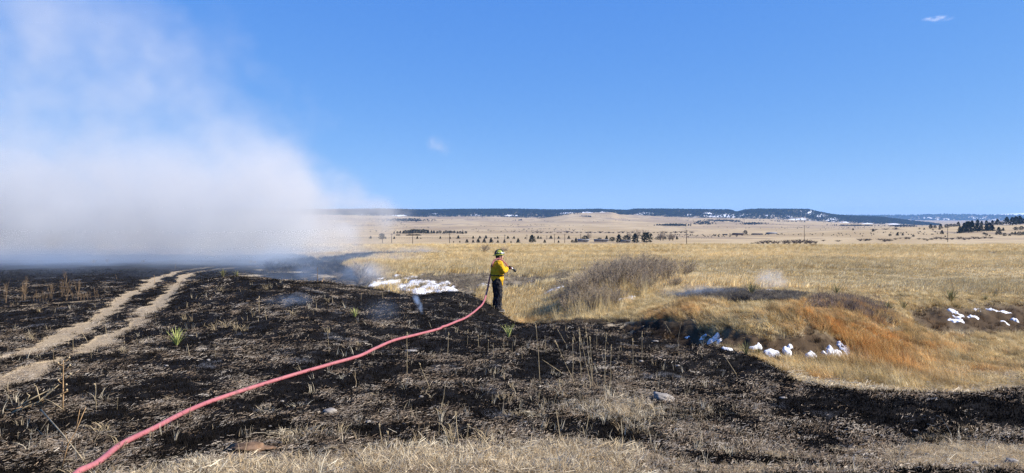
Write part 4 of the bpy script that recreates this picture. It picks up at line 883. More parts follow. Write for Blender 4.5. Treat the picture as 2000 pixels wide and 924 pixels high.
ST = [(1056, 753, 1046, 630, .12), (1124, 753, 1084, 665, .15), (1119, 738, 1119, 662, .12), (1135, 745, 1131, 652, .2), (1155, 755, 1130, 642, .22), (1158, 757, 1143, 636, .25), (1158, 745, 1152, 660, .1), (1180, 762, 1184, 652, .14), (1192, 762, 1194, 674, .15), (1237, 740, 1236, 663, .16), (1254, 705, 1254, 649, .2), (1100, 730, 1058, 702, 0),
      (795, 730, 795, 652, .06), (841, 763, 820, 712, .05), (863, 795, 870, 750, 0), (874, 695, 876, 652, .1), (856, 855, 858, 825, 0), (888, 868, 876, 831, .15), (896, 872, 890, 808, .1), (912, 875, 914, 833, .1), (746, 868, 741, 832, .15), (758, 865, 757, 846, .3), (1322, 676, 1331, 628, 0), (1310, 650, 1297, 628, 0), (913, 672, 913, 655, 0), (935, 680, 934, 657, .1), (953, 688, 954, 666, .1),
      (964, 700, 963, 670, 0), (984, 688, 984, 662, 0), (1000, 690, 1001, 668, 0), (1080, 795, 1094, 740, .2), (1096, 868, 1086, 800, 0), (1145, 840, 1150, 812, 0), (1105, 672, 1090, 645, .1), (1066, 690, 1064, 655, 0), (1240, 790, 1238, 760, 0), (1254, 795, 1262, 762, 0), (1215, 690, 1212, 668, 0), (1165, 680, 1166, 648, .12), (1020, 700, 1018, 676, 0), (1372, 700, 1366, 672, 0), (1440, 735, 1412, 690, 0),
      (506, 612, 506, 580, .1), (521, 626, 517, 602, 0), (493, 620, 490, 598, 0), (461, 652, 461, 620, 0), (483, 628, 483, 617, 0), (505, 630, 504, 620, 0), (612, 590, 610, 578, 0), (617, 592, 615, 580, 0), (650, 592, 648, 576, 0), (672, 596, 668, 586, 0), (705, 586, 706, 572, 0), (748, 585, 746, 568, 0), (618, 606, 618, 592, 0), (640, 652, 640, 636, 0), (643, 690, 640, 650, .1), (603, 625, 601, 614, 0),
      (305, 632, 303, 615, 0), (268, 675, 267, 660, 0), (279, 672, 279, 654, 0), (330, 665, 328, 640, .1), (143, 690, 142, 640, 0), (172, 668, 155, 642, 0), (105, 705, 104, 680, 0), (178, 700, 177, 678, 0), (208, 655, 205, 630, 0), (392, 605, 388, 590, 0), (365, 600, 367, 590, 0), (370, 695, 366, 672, 0), (188, 800, 186, 752, .15), (420, 700, 420, 672, 0), (228, 800, 230, 778, 0), (370, 815, 372, 790, 0)]
for s_ in ST: stalk(*s_)
for a0, b0, a1, b1, hd in ((12, 592, 20, 549, .2), (43, 587, 38, 530, .35), (48, 588, 54, 536, .3), (98, 583, 92, 549, .3), (101, 583, 106, 553, .2), (130, 587, 129, 521, .3), (142, 586, 131, 560, .1), (152, 586, 145, 540, .2), (121, 580, 113, 546, .2), (186, 583, 178, 560, .2), (192, 583, 185, 568, .1), (164, 586, 162, 565, .3), (171, 586, 172, 567, .3), (176, 584, 177, 570, .2), (158, 587, 155, 566, .3), (72, 589, 68, 562, .4), (78, 589, 76, 566, .4), (84, 589, 82, 564, .4), (66, 589, 63, 570, .3), (90, 588, 92, 570, .3), (22, 600, 20, 590, 0)):
    shrub(a0, b0, (b0 - b1) * .85, .5, ('small' if b0 - b1 < 25 else 'tall') + ' branching dry weed %s of the clump left of the wheel ruts' % ('at the left end' if a0 < 60 else 'in the middle' if a0 < 140 else 'at the right end'), 'rusty weeds left of the wheel ruts', WEED, name='dead_weed', cat='dead weed')
for a0, b0, a1, b1 in ((180, 515, 184, 506), (208, 515, 212, 505), (275, 516, 277, 508), (342, 525, 343, 516), (228, 546, 226, 537), (302, 552, 301, 538)): stalk(a0, b0, a1, b1, .2, 'small dark weed at the foot of the smoke', 'small weeds at the smoke edge', .012, M_RUST, 0, 'weed_stalk')
stalk(620, 552, 620, 522, .5, 'single tall pointed weed standing on the crest in smoke', None, .012, M_RUST, 0, 'weed_stalk'); stalk(628, 552, 633, 541, .4, 'short bent weed beside the tall one on the crest', None, .01, M_RUST, .1, 'weed_stalk')
stalk(1866, 590, 1858, 545, 0, 'tall thin dark stalk rising from the spreading yucca', None, .009, M_TWIG, .03, 'flower_stalk', 21)
# dead weed with round seed heads, left foreground
b_ = gp(122, 806); e = empty('dead_weed', b_); tag(e, 'tall dead weed with round seed heads in the left foreground', 'dead weed')
T_ = upat(124, 704, b_.y) - b_; mb = MB().tube([(0, 0, -.03), T_ * .3 + Vector((.005, 0, 0)), T_ * .65, T_], [.009, .008, .006, .004], 6); hd = []
for q, a0, L in ((.25, -1, .05), (.45, 1, .08), (.55, -1, .06), (.62, 1, .09), (.74, -1, .07), (.8, 1, .08), (.9, -1, .05), (.97, 1, .06), (.35, 1, .07), (.68, -1, .05)):
    o = T_ * q; tip = o + Vector((a0 * L * .8, random.uniform(-.04, .04), L * .75)); mb.tube([o, o.lerp(tip, .5) + Vector((a0 * .01, 0, -.005)), tip], [.004, .003, .002], 5); hd.append(tip)
mb.build('stem', M_RUST, e)
def ico(rad, seed=0, amp=.1, sub=2, sc=(1, 1, 1), fr=2.0):
    bm = bmesh.new(); bmesh.ops.create_icosphere(bm, subdivisions=sub, radius=1)
    V = np.array([v.co[:] for v in bm.verts]); n_ = fbm(V[:, 0] * fr + seed * 3.1 + 5 * V[:, 2], V[:, 1] * fr + 3 * V[:, 2] + seed, 3, seed)
    for v, q in zip(bm.verts, n_): v.co = Vector((v.co.x * sc[0], v.co.y * sc[1], v.co.z * sc[2])) * rad * (1 + amp * float(q) * 2)
    Vv = [tuple(v.co) for v in bm.verts]; T = [tuple(v.index for v in f.verts) for f in bm.faces]; bm.free(); return Vv, [], T
SH = MB().add(ico(.013, 1, .2, 1)).mesh('seed_head', M_STRAW)
for h_ in hd: o = link(bpy.data.objects.new('seed_head', SH), e); o.location = h_
# long leaning stick and a bundle of bleached branches
b_ = gp(180, 918); q_ = gp(80, 802); e = empty('long_stalk', b_); tag(e, 'long pale stalk leaning across the lower left corner', 'dry stalk'); t_ = upat(80, 800, q_.y * .93) - b_
MB().tube([(0, 0, -.01), t_ * .5 + Vector((0, 0, .01)), t_], [.0055, .0065, .008], 6).build('stem', M_STRAW, e)
b_ = gp(118, 922); e = empty('forked_stalk', b_); tag(e, 'thin forked brown stalk standing at the lower left', 'dry stalk')
P_ = [Vector((0, 0, 0)), upat(133, 868, b_.y) - b_, upat(148, 842, b_.y) - b_, upat(168, 795, b_.y) - b_]; MB().tube(P_, [.006, .005, .004, .002], 5).tube([P_[2], upat(156, 800, b_.y) - b_], [.003, .0015], 5).tube([P_[1], upat(128, 846, b_.y) - b_], [.003, .0015], 5).build('stem', M_RUST, e)
b_ = gp(75, 806); e = empty('bleached_branch', b_); tag(e, 'bundle of bleached tan branches lying beside the tall dead weed', 'branch')
for (p0, p1, p2, rr) in (((12, 800), (70, 792), (133, 764), .011), ((22, 806), (75, 786), (115, 752), .010), ((28, 798), (60, 780), (108, 756), .008), ((75, 786), (95, 766), (108, 750), .007), ((40, 800), (85, 782), (125, 772), .007), ((48, 790), (58, 772), (52, 768), .006), ((78, 780), (72, 758), (66, 750), .006), ((85, 778), (110, 790), (125, 800), .005), ((60, 786), (45, 795), (5, 815), .006)):
    A_ = [upat(*p, b_.y * random.uniform(.98, 1.0)) - b_ for p in (p0, p1, p2)]
    pts = [A_[0].lerp(A_[1], t) * (1 - t * .0) if t <= 1 else A_[1].lerp(A_[2], t - 1) for t in (0, .35, .7, 1, 1.35, 1.7, 2)]
    pts = [p + Vector((0, 0, random.uniform(-.006, .006))) for p in pts]; MB().tube(pts, [rr * .5, rr * .8, rr * .95, rr, rr * .85, rr * .6, rr * .25], 6).build('twig', random.choice([M_STRAW, M_STRAW, M_RUST]), e)
# straw tufts left among the burn
def tuft(u, py, s, label, group, m_='s', n_=14):
    where = ['near the wheel ruts', 'left of the hose', 'between hose and yucca', 'in front of the firefighter', 'right of centre'][int(np.searchsorted([250, 560, 800, 1010], u))]
    b_ = gp(u, py); e = empty('straw_tuft', b_); tag(e, label + ' ' + where, 'grass tuft', group); mb = MB()
    for _ in range(n_):
        a = random.uniform(0, 6.28); L = s * random.uniform(.4, 1.1); o = Vector((random.uniform(-.3, .3) * s, random.uniform(-.3, .3) * s, 0)); l_ = random.uniform(.2, 1)
        mb.tube([o, o + Vector((math.cos(a) * l_ * .4, math.sin(a) * l_ * .4, .55)) * L, o + Vector((math.cos(a) * l_, math.sin(a) * l_, .75)) * L], [.003, .0025, .001], 4, False)
    mb.build('blades', M_STRAW if m_ == 's' else M_RUST, e)
for a, b_, s_ in ((205, 845, .16), (230, 880, .18), (560, 868, .12), (665, 850, .12), (885, 862, .22), (945, 870, .2), (1245, 795, .16), (1098, 755, .12), (460, 645, .22), (440, 640, .22), (478, 646, .2), (572, 615, .15), (640, 590, .15), (430, 568, .2), (520, 566, .22), (860, 812, .1), (700, 675, .1), (980, 780, .14), (1000, 760, .12), (1275, 800, .1),
               (415, 645, .2), (240, 690, .16), (60, 665, .2), (640, 650, .16), (75, 610, .2), (360, 625, .18)):
    tuft(a, b_, s_, 'small tuft of pale straw left standing on the burnt ground', 'straw tufts on the burn')

# ------------------------------------------------------------------ rocks
def rock(u, py, wpx, sc, label, m=M_ROCK, seed=0, sink=.2, group=None, tilt=0.0, amp=.18, name='rock'):
    b_ = gp(u, py); r = wpx / 2 * b_.y / F; me = MB().add(ico(r, seed, amp, 3, sc)).mesh(name, m, True); o = link(bpy.data.objects.new(name, me)); o.location = b_ + Vector((0, 0, r * sc[2] * (1 - sink)))
    o.rotation_euler = (0, tilt, random.uniform(-.3, .3)); tag(o, label, 'rock' if name == 'rock' else 'clod', group); return o
rock(1295, 782, 44, (1, .8, .30), 'long flat pale rock propped above a dark hollow on the burn', seed=3, tilt=.2, amp=.3); rock(645, 808, 26, (1, .7, .42), 'rounded pale stone in the burnt ground left of centre', seed=5)
rock(803, 687, 26, (1, .6, .16), 'thin flat pale stone just right of the hose', seed=6); rock(1905, 908, 13, (1, .8, .7), 'grey round stone near the lower right corner', seed=8); rock(1948, 915, 11, (1, .8, .7), 'pale round stone right of the grey one in the lower right corner', seed=9)
rock(1976, 905, 22, (1, .7, .5), 'white angular stone at the right edge of the foreground', seed=10); rock(1790, 843, 12, (1, .7, .3), 'small white chip on the pale strip at lower right', seed=12); rock(1011, 694, 7, (1, .7, .5), 'tiny pale stone right of the yucca below the firefighter', seed=13)
rock(720, 826, 11, (1, .7, .5), 'small buff stone right of the rounded pale stone', seed=14); rock(1280, 668, 14, (1, .6, .25), 'small flat pale stone near the cut bank', seed=15); rock(373, 657, 9, (1, .7, .3), 'tiny pale stone right of the bright green yucca', seed=16)
rock(290, 862, 9, (1, .8, .6), 'small tan stone lying close below the hose', seed=17); rock(1530, 779, 14, (1, .6, .3), 'small flat whitish stone below the black edge', seed=18); rock(485, 884, 76, (1, .6, .26), 'crusty brown clod arching over a black gap at the front', M_CLOD, 20, .3, amp=.4, name='clod')
for i, (a, b_, w_) in enumerate([(random.uniform(250, 1900), random.uniform(690, 915), random.uniform(5, 9)) for _ in range(26)]): rock(a, b_, w_, (1, .8, .5), 'tiny scattered stone on the scorched ground ' + ('left of the hose' if a < 600 else 'right of the hose' if a < 1200 else 'towards the right'), seed=30 + i, group='tiny scattered stones')

# ------------------------------------------------------------------ snow
def snow(poly_or_c, label, group=None, d=None, lump=.5, hh=.08, dmin=2.5, dens=1.0, seed=0):
    """a patch: list of (u, py, rx px, ry px) lobes draped over the ground"""
    L = []
    for (u, py, rx, ry) in poly_or_c:
        dd = hit(u, py, dmin) if d is None else d
        d_up = hit(u, py - ry, dmin) if d is None else dd + 1; d_dn = hit(u, py + ry, dmin) if d is None else dd - 1
        L.append(((u - CX) / F * dd, dd, rx * dd / F, float(np.clip(abs(d_up - d_dn) / 2, rx * dd / F * .45, rx * dd / F * 1.15))))
    x0 = min(a[0] - a[2] * 1.3 for a in L); x1 = max(a[0] + a[2] * 1.3 for a in L); y0 = min(a[1] - a[3] * 1.3 for a in L); y1 = max(a[1] + a[3] * 1.3 for a in L)
    step = max(.022, min(x1 - x0, y1 - y0) / 40, math.sqrt((x1 - x0) * (y1 - y0) / 9000)); gx, gy = np.meshgrid(np.arange(x0, x1, step), np.arange(y0, y1, step)); f = np.zeros_like(gx) - 1
    for a, b_, rx, ry in L: f = np.maximum(f, 1 - np.sqrt(((gx - a) / rx) ** 2 + ((gy - b_) / ry) ** 2))
    sz = max(.12, np.mean([a[2] for a in L]) * .45)
    nn = fbm(gx / sz, gy / sz, 4, 200 + seed, .6); f = f + nn * lump - (.16 if len(L) > 6 else 0)
    hh = hh * .65
    top = ground_z(gx, gy) + hh * .7 * np.clip(f * 3, 0, 1) ** .8 + hh * .55 * fbm(gx / (sz * .5), gy / (sz * .5), 3, 210 + seed) * (f > 0) - .012
    base = ground_z(gx, gy) - .05; keep = f > 0
    Z = np.where(keep, top, base)
    cell = keep[:-1, :-1] | keep[1:, :-1] | keep[:-1, 1:] | keep[1:, 1:]; I = np.arange(gx.size).reshape(gx.shape)
    Q = np.stack([I[:-1, :-1], I[:-1, 1:], I[1:, 1:], I[1:, :-1]], -1)[cell]; used = np.unique(Q); rm = np.full(gx.size, -1); rm[used] = np.arange(len(used))
    V = np.stack([gx.ravel(), gy.ravel(), Z.ravel()], 1)[used]; c0 = V.mean(0); me = mesh_np('snow_patch', V - c0, rm[Q], [M_SNOW], True); o = link(bpy.data.objects.new('snow_patch', me)); o.location = c0
    tag(o, label, 'snow patch', group, 'thing'); return o
snow([(760, 554, 36, 14), (790, 561, 40, 12), (815, 553, 30, 8), (850, 560, 34, 8), (745, 546, 14, 5), (800, 545, 22, 6), (775, 540, 14, 4), (840, 562, 34, 9), (820, 568, 30, 6), (865, 555, 14, 6), (870, 566, 22, 6), (885, 570, 14, 3), (730, 560, 16, 8)], 'large broken snowfield on the bank behind the burnt crest', None, None, .78, .20, 24.5, seed=1)
snow([(804, 537, 26, 2.5)], 'thin strip of snow along the top of the big snowfield', dmin=26, hh=.06, seed=2); snow([(707, 554, 7, 3)], 'small snow patch left of the dark smoky shrub', dmin=25, seed=3)
snow([(945, 557, 14, 5)], 'snow patch between hose and big snowfield', dmin=25, seed=4, hh=.1); snow([(1036, 549, 9, 5)], 'small snow patch right of the firefighter on the grey bank', dmin=25, seed=5, hh=.1); snow([(985, 562, 8, 2)], 'sliver of snow right behind the firefighter', dmin=25, seed=6, hh=.08)
snow([(1085, 567, 22, 6), (1068, 574, 8, 4), (1100, 563, 8, 3)], 'oblong snow patch in a dark scoop left of the thicket', dmin=21, seed=7, hh=.14); snow([(1221, 590, 24, 6), (1232, 584, 10, 5)], 'smooth snow mound in grass below the thicket', dmin=18, seed=8, hh=.2, lump=.3)
snow([(1346, 660, 9, 3.5)], 'smallest snow lump at the left end of the cut bank', dmin=13, seed=9); snow([(1374, 662, 9, 3.5), (1398, 660, 8, 3.5), (1388, 668, 7, 3), (1405, 667, 5, 2.5)], 'double snow lump under the cut bank', dmin=13, seed=10, hh=.12); snow([(1418, 682, 12, 5)], 'snow lump left of the dark yucca', dmin=12.5, seed=11); snow([(1438, 679, 9, 4)], 'little snow lump touching the dark yucca', dmin=12.5, seed=12)
snow([(1475, 676, 12, 6)], 'snow lump behind the smaller dark yucca', dmin=12.5, seed=13); snow([(1506, 687, 14, 3.5)], 'flat snow strip right of the dark yuccas', dmin=12, seed=14); snow([(1538, 687, 9, 7), (1543, 679, 5, 5)], 'upright snow lump in the dark hollow', dmin=12.4, seed=15, hh=.12)
snow([(1588, 700, 12, 8)], 'rounded snow lump left of the big one', dmin=12.4, seed=16, hh=.12); snow([(1636, 700, 22, 14), (1650, 684, 14, 9), (1640, 676, 6, 5), (1630, 715, 16, 6), (1662, 704, 14, 5)], 'big lumpy snow heap at the foot of the rusty grass', dmin=12.2, seed=17, hh=.2); snow([(1611, 693, 6, 6)], 'small grey snow lump between the two larger ones', dmin=12.4, seed=18)
snow([(1862, 610, 10, 5), (1880, 622, 24, 5), (1872, 629, 18, 4), (1903, 622, 10, 3)], 'branching snow patch on the right bank', dmin=17.5, seed=19, hh=.12); snow([(1915, 610, 18, 5), (1928, 613, 8, 3)], 'snow patch under the rim, middle of the right bank', dmin=17.5, seed=20, hh=.1); snow([(1943, 609, 14, 5), (1962, 612, 12, 3)], 'snow patch under the rim at the right end', dmin=18, seed=21, hh=.1)
snow([(1961, 631, 8, 3)], 'small oval snow patch low on the right bank', dmin=17.5, seed=22); snow([(1982, 624, 7, 2.5)], 'tiny snow patch near the right edge of the photo', dmin=17.5, seed=23); snow([(1757, 605, 7, 2)], 'thin white snow sliver between the pair of yuccas', dmin=18, seed=24); snow([(1500, 567, 16, 3)], 'bluish snow patch beneath the white smoke puff', dmin=19, seed=25)

# ------------------------------------------------------------------ poles and wire
POLES = [(747, 474, 458, 640), (765, 474, 456, 640), (806, 476, 456, 600), (878, 475, 456, 620), (986, 474, 458, 650), (1029, 470, 458, 760), (1068, 470, 460, 760), (1083, 474, 457, 640), (1103, 474, 457, 640), (1134, 470, 457, 760), (1341, 474, 449, 520), (1571, 463, 440, 700), (1851, 467, 442, 640), (1451, 434, 428, 2500)]
PL = ['leftmost utility pole, beside the rounded smoky tree', 'second utility pole from the left, faint in smoke', 'third utility pole from the left, tall and clear', 'fourth utility pole from the left, left of the small conifers', 'pole above the small conifers right of the helmet', 'thin pole left of the broad layered conifer', 'thin pole just right of the broad conifer', 'pole between two small conifers left of the ranch', 'tall pole left of the ranch roofs', 'pole rising behind the grey-green ranch tree', 'tall lone pole right of the tree clump', 'lone pole above the long dark thicket', 'lone pole on the right hillside below the grove', 'tiny pole on the far plain under the mesa']
tops = []
for (a, y0, y1, d), lab in zip(POLES, PL):
    x = (a - CX) / F * d; z = gat(x, d); ztop = (HY - y1) * d / F; h = ztop - z; e = empty('utility_pole', (x, d, z)); tag(e, lab, 'utility pole')
    MB().tube([(0, 0, -.3), (0, 0, h)], [.28, .2], 8).build('shaft', M_POLE, e); MB().box((-1.1, -.09, h - 1.0), (1.1, .09, h - .75)).build('crossarm', M_POLE, e); tops.append(Vector((x, d, ztop - .7)))
for i, j in ((1, 2), (2, 3), (3, 4), (4, 7), (7, 8), (8, 10)):
    a, b_ = tops[i], tops[j]; P_ = [a.lerp(b_, t / 10) - Vector((0, 0, (b_ - a).length * .02 * 4 * (t / 10) * (1 - t / 10))) for t in range(11)]
    o = MB().tube(P_, .045, 4).build('power_line', M_WIRE); tag(o, 'thin power line running right from the %s' % ['second pole from the left', 'third pole from the left', 'fourth pole from the left', 'pole above the small conifers', 'pole between two small conifers', 'tall pole left of the ranch'][(1, 2, 3, 4, 7, 8).index(i)], 'power line')

# ------------------------------------------------------------------ ranch buildings
M_WALLW = simple('pale_siding', (0.30, 0.26, 0.21), .8, .08, 1); M_WALLR = simple('dark_red_siding', (0.10, 0.045, 0.04), .85, .15, 1); M_WALLG = simple('grey_siding', (0.22, 0.20, 0.19), .85, .12, 1)
M_ROOFG = simple('grey_roof', (0.12, 0.105, 0.09), .6, .12, 1); M_ROOFD = simple('dark_roof', (0.06, 0.05, 0.05), .8, .15, 1); M_ROOFS = simple('snowy_roof', (0.24, 0.23, 0.22), .6, .1, 1); M_PANE = simple('dark_glass', (0.03, 0.035, 0.045), .2, .1, 1, .5)
def house(u, d, wpx, hwall, hroof, depth, wm, rm_, label, nwin, name='ranch_house', rz=0.0, door=True, dz=0):
    hwall *= .62; hroof *= .6; wpx *= .85
    x = (u - CX) / F * d; z = gat(x, d) + dz; W = wpx * d / F / 2; e = empty(name, (x, d, z), rz); tag(e, label, 'barn' if 'barn' in name else 'house')
    hw = hwall * d / F; hr = hroof * d / F; D_ = depth / 2
    MB().add(([(-W, -D_, -.5), (W, -D_, -.5), (W, D_, -.5), (-W, D_, -.5), (-W, -D_, hw), (W, -D_, hw), (W, D_, hw), (-W, D_, hw), (-W, 0, hw + hr), (W, 0, hw + hr)], [(0, 1, 5, 4), (2, 3, 7, 6), (1, 2, 6, 5), (3, 0, 4, 7)], [(5, 6, 9), (7, 4, 8)])).build('wall', wm, e, False)
    o_ = .5; k_ = hr / D_
    for s in (-1, 1):
        y1 = s * (D_ + o_); z1 = hw - k_ * o_ + .06; yr = 0; zr = hw + hr + .06; V = [(-W - o_, y1, z1), (W + o_, y1, z1), (W + o_, yr, zr), (-W - o_, yr, zr)]; V += [(a, b, c_ + .18) for a, b, c_ in V]
        MB().add((V, [(0, 1, 2, 3), (4, 7, 6, 5), (0, 4, 5, 1), (1, 5, 6, 2), (2, 6, 7, 3), (3, 7, 4, 0)], [])).build('roof', rm_, e, False)
    for i in range(nwin):
        cxw = -W + (i + .7) * 2 * W / (nwin + .4); wo = MB().box((cxw - .6, -D_ - .05, hw * .35), (cxw + .6, -D_ - .005, hw * .8)).build('window', M_WALLW, e, False); MB().box((cxw - .48, -D_ - .08, hw * .35 + .12), (cxw + .48, -D_ - .052, hw * .8 - .12)).build('pane', M_PANE, wo, False)
    if door: MB().box((W * .12 - .55, -D_ - .06, -.3), (W * .12 + .55, -D_ - .004, hw * .78)).build('door', M_ROOFD, e, False)
house(1139, 650, 24, 4, 2.6, 9, M_WALLG, M_ROOFS, 'low ranch house with pale roof left of the dark conifers', 3, dz=1.2); house(1174, 655, 30, 3.6, 2.2, 10, M_WALLG, M_ROOFG, 'long low ranch house with grey roof between dark conifers', 4, dz=1.2)
house(1222, 640, 20, 3, 2, 9, M_WALLW, M_ROOFG, 'ranch house with light front under the big tree clump', 3, dz=1.0); house(1441, 1050, 20, 3.6, 2, 14, M_WALLR, M_ROOFD, 'long dark red barn on the plain left of the farm tree', 3, 'barn')
house(1479, 1050, 20, 2.6, 1.6, 14, M_WALLW, M_ROOFD, 'white fronted shed with dark roof right of the farm tree', 4, 'barn'); house(1507, 1120, 20, 2.2, 2.6, 14, M_WALLG, M_ROOFS, 'grey shed with pale blue roof at the right end of the farm', 2, 'barn')
house(1416, 1060, 8, 1.8, 1.0, 8, M_ROOFD, M_ROOFD, 'small dark shed left of the red barn', 1, 'barn', door=False)

# ------------------------------------------------------------------ firefighter
def ring(c_, rx, ry, ax=None, n_=16, sq=2.3):
    return c_, rx, ry
def loft(mb, secs, n_=16, cap=True):
    """secs: (centre, half width a, half width b, tangent, side) -> superelliptic tube"""
    V = []; Q = []; T = []
    for (p, a, b, t, s) in secs:
        p = Vector(p); t = Vector(t).normalized(); s = Vector(s); s = (s - t * s.dot(t)).normalized(); f = t.cross(s)
        for k in range(n_):
            g = 2 * math.pi * k / n_; c0, s0 = math.cos(g), math.sin(g); ex = .88
            V.append(tuple(p + s * a * abs(c0) ** ex * (1 if c0 >= 0 else -1) + f * b * abs(s0) ** ex * (1 if s0 >= 0 else -1)))
    m_ = len(secs)
    for i in range(m_ - 1):
        for k in range(n_):
            k2 = (k + 1) % n_; Q.append((i * n_ + k, i * n_ + k2, (i + 1) * n_ + k2, (i + 1) * n_ + k))
    if cap:
        V.append(tuple(Vector(secs[0][0]))); V.append(tuple(Vector(secs[-1][0]))); a0 = len(V) - 2
        for k in range(n_):
            k2 = (k + 1) % n_; T.append((a0, k2, k)); T.append((a0 + 1, (m_ - 1) * n_ + k, (m_ - 1) * n_ + k2))
    mb.add((V, Q, T)); return mb
def limb(mb, pts, rad, side=(0, 1, 0), flat=1.0, n_=12):
    P = [Vector(p) for p in pts]; secs = []
    for i, p in enumerate(P):
        t = P[min(i + 1, len(P) - 1)] - P[max(i - 1, 0)]; s = Vector(side)
        if abs(t.normalized().dot(s)) > .9: s = Vector((1, 0, 0))
        secs.append((p, rad[i] * flat, rad[i], t, s))
    return loft(mb, secs, n_)
def fused(name, mb, m, parent, vox=.012, smooth=3, disp=0.0):
    o = mb.build(name, m, parent, True); md = o.modifiers.new('fuse', 'REMESH'); md.mode = 'VOXEL'; md.voxel_size = vox; md.use_smooth_shade = True
    if smooth: s = o.modifiers.new('smooth', 'SMOOTH'); s.iterations = smooth; s.factor = .5
    if disp:
        tx = bpy.data.textures.new(name + '_folds', 'CLOUDS'); tx.noise_scale = .085; tx.noise_depth = 2; dm = o.modifiers.new('folds', 'DISPLACE'); dm.texture = tx; dm.strength = disp; dm.mid_level = .5; dm.texture_coords = 'LOCAL'
    return o
M_SKIN = simple('skin', (0.50, 0.27, 0.19), .55, .06, 20, .35); M_JACKET = simple('yellow_jacket_cloth', (0.62, 0.355, 0.02), .85, .10, 9, .1, .4); M_PANTS = simple('black_trouser_cloth', (0.016, 0.015, 0.018), .85, .3, 9, .15, .4)
N_ = NB(M_PANTS.node_tree); pb_ = M_PANTS.node_tree.nodes['Principled BSDF']; old_ = pb_.inputs['Base Color'].links[0].from_socket; tc_ = N_.n('ShaderNodeTexCoord').outputs['Object']; sz_ = N_.n('ShaderNodeSeparateXYZ'); M_PANTS.node_tree.links.new(tc_, sz_.inputs[0])
M_PANTS.node_tree.links.new(N_.mix(N_.math('MULTIPLY', N_.rng(N_.noise(tc_, 16, 4, .7, 1.0), .52, .62), N_.rng(sz_.outputs['Z'], .8, .2, .10, .75)), old_, (0.24, 0.22, 0.21)), pb_.inputs['Base Color'])
M_BOOT = simple('dark_boot_leather', (0.05, 0.042, 0.036), .55, .3, 12, .4); M_SOLE = simple('pale_dusty_sole', (0.38, 0.35, 0.32), .9, .2, 12); M_GLOVE = simple('black_glove', (0.014, 0.013, 0.013), .7, .2, 20, .3); M_HELM = simple('lime_yellow_helmet_shell', (0.27, 0.29, 0.03), .45, .12, 9, .5)
M_HBLK = simple('black_helmet_trim', (0.018, 0.018, 0.02), .5, .1, 9, .4); M_SILV = simple('reflective_silver', (0.72, 0.72, 0.72), .35, .08, 9, .5); M_HAIR = simple('dark_hair', (0.03, 0.02, 0.015), .7, .2, 30, .3); M_RED = simple('red_strap', (0.35, 0.03, 0.03), .7, .1, 9); M_EYE = simple('eye', (0.6, 0.58, 0.55), .3, .02, 5, .5)
PB = gp(973, 603.5, 19, 23); PD = PB.y
person = empty('person', PB - Vector((0, 0, .015))); person.rotation_euler.z = R(14); KS = 1.0
tag(person, 'firefighter in yellow jacket, black trousers and lime helmet standing with a hose over the shoulder', 'person')
# the frame: +x is where he faces, +y away from the camera
skel_side = (0, 1, 0)
b = MB()
limb(b, [(-.03, 0, .92), (-.04, 0, 1.06), (-.03, 0, 1.22), (-.01, 0, 1.38), (0, 0, 1.48), (.01, 0, 1.54)], [.115, .10, .11, .115, .085, .05], flat=1.45)
limb(b, [(.01, 0, 1.50), (.03, 0, 1.58), (.045, 0, 1.64)], [.06, .056, .055])
loft(b, [((.055, 0, 1.585), .03, .035, (0, 0, 1), (0, 1, 0)), ((.06, 0, 1.60), .052, .062, (0, 0, 1), (0, 1, 0)), ((.055, 0, 1.65), .068, .085, (0, 0, 1), (0, 1, 0)), ((.045, 0, 1.71), .076, .096, (0, 0, 1), (0, 1, 0)), ((.04, 0, 1.77), .074, .094, (0, 0, 1), (0, 1, 0)), ((.035, 0, 1.81), .05, .065, (0, 0, 1), (0, 1, 0)), ((.035, 0, 1.83), .015, .02, (0, 0, 1), (0, 1, 0))])
limb(b, [(.125, 0, 1.722), (.150, 0, 1.690), (.158, 0, 1.672), (.140, 0, 1.660)], [.010, .013, .016, .012], n_=8)      # nose
limb(b, [(.128, -.025, 1.636), (.140, 0, 1.638), (.128, .025, 1.636)], [.007, .010, .007], n_=8); limb(b, [(.118, -.02, 1.603), (.130, 0, 1.600), (.118, .02, 1.603)], [.012, .017, .012], n_=8)
for s in (-1, 1): limb(b, [(.04, s * .076, 1.665), (.03, s * .086, 1.69), (.035, s * .082, 1.72)], [.010, .017, .012], n_=8)
SHR_ = (.0, -.20, 1.475); ELR = (.115, -.265, 1.245); WRR = (.255, -.13, 1.335); SHL = (.0, .20, 1.475); ELL = (.12, .24, 1.24); WRL = (.315, .06, 1.325)
for s_, e_, w_ in ((SHR_, ELR, WRR), (SHL, ELL, WRL)): limb(b, [(0, s_[1] * .55, 1.49), s_, Vector(s_).lerp(Vector(e_), .5), e_, Vector(e_).lerp(Vector(w_), .4), w_], [.06, .058, .048, .042, .040, .028])
for s in (-1, 1): limb(b, [(-.03, s * .07, .95), (-.03, s * .10, .80), (-.015, s * .105, .52), (-.04, s * .11, .28), (-.06, s * .115, .08)], [.09, .085, .06, .055, .04])
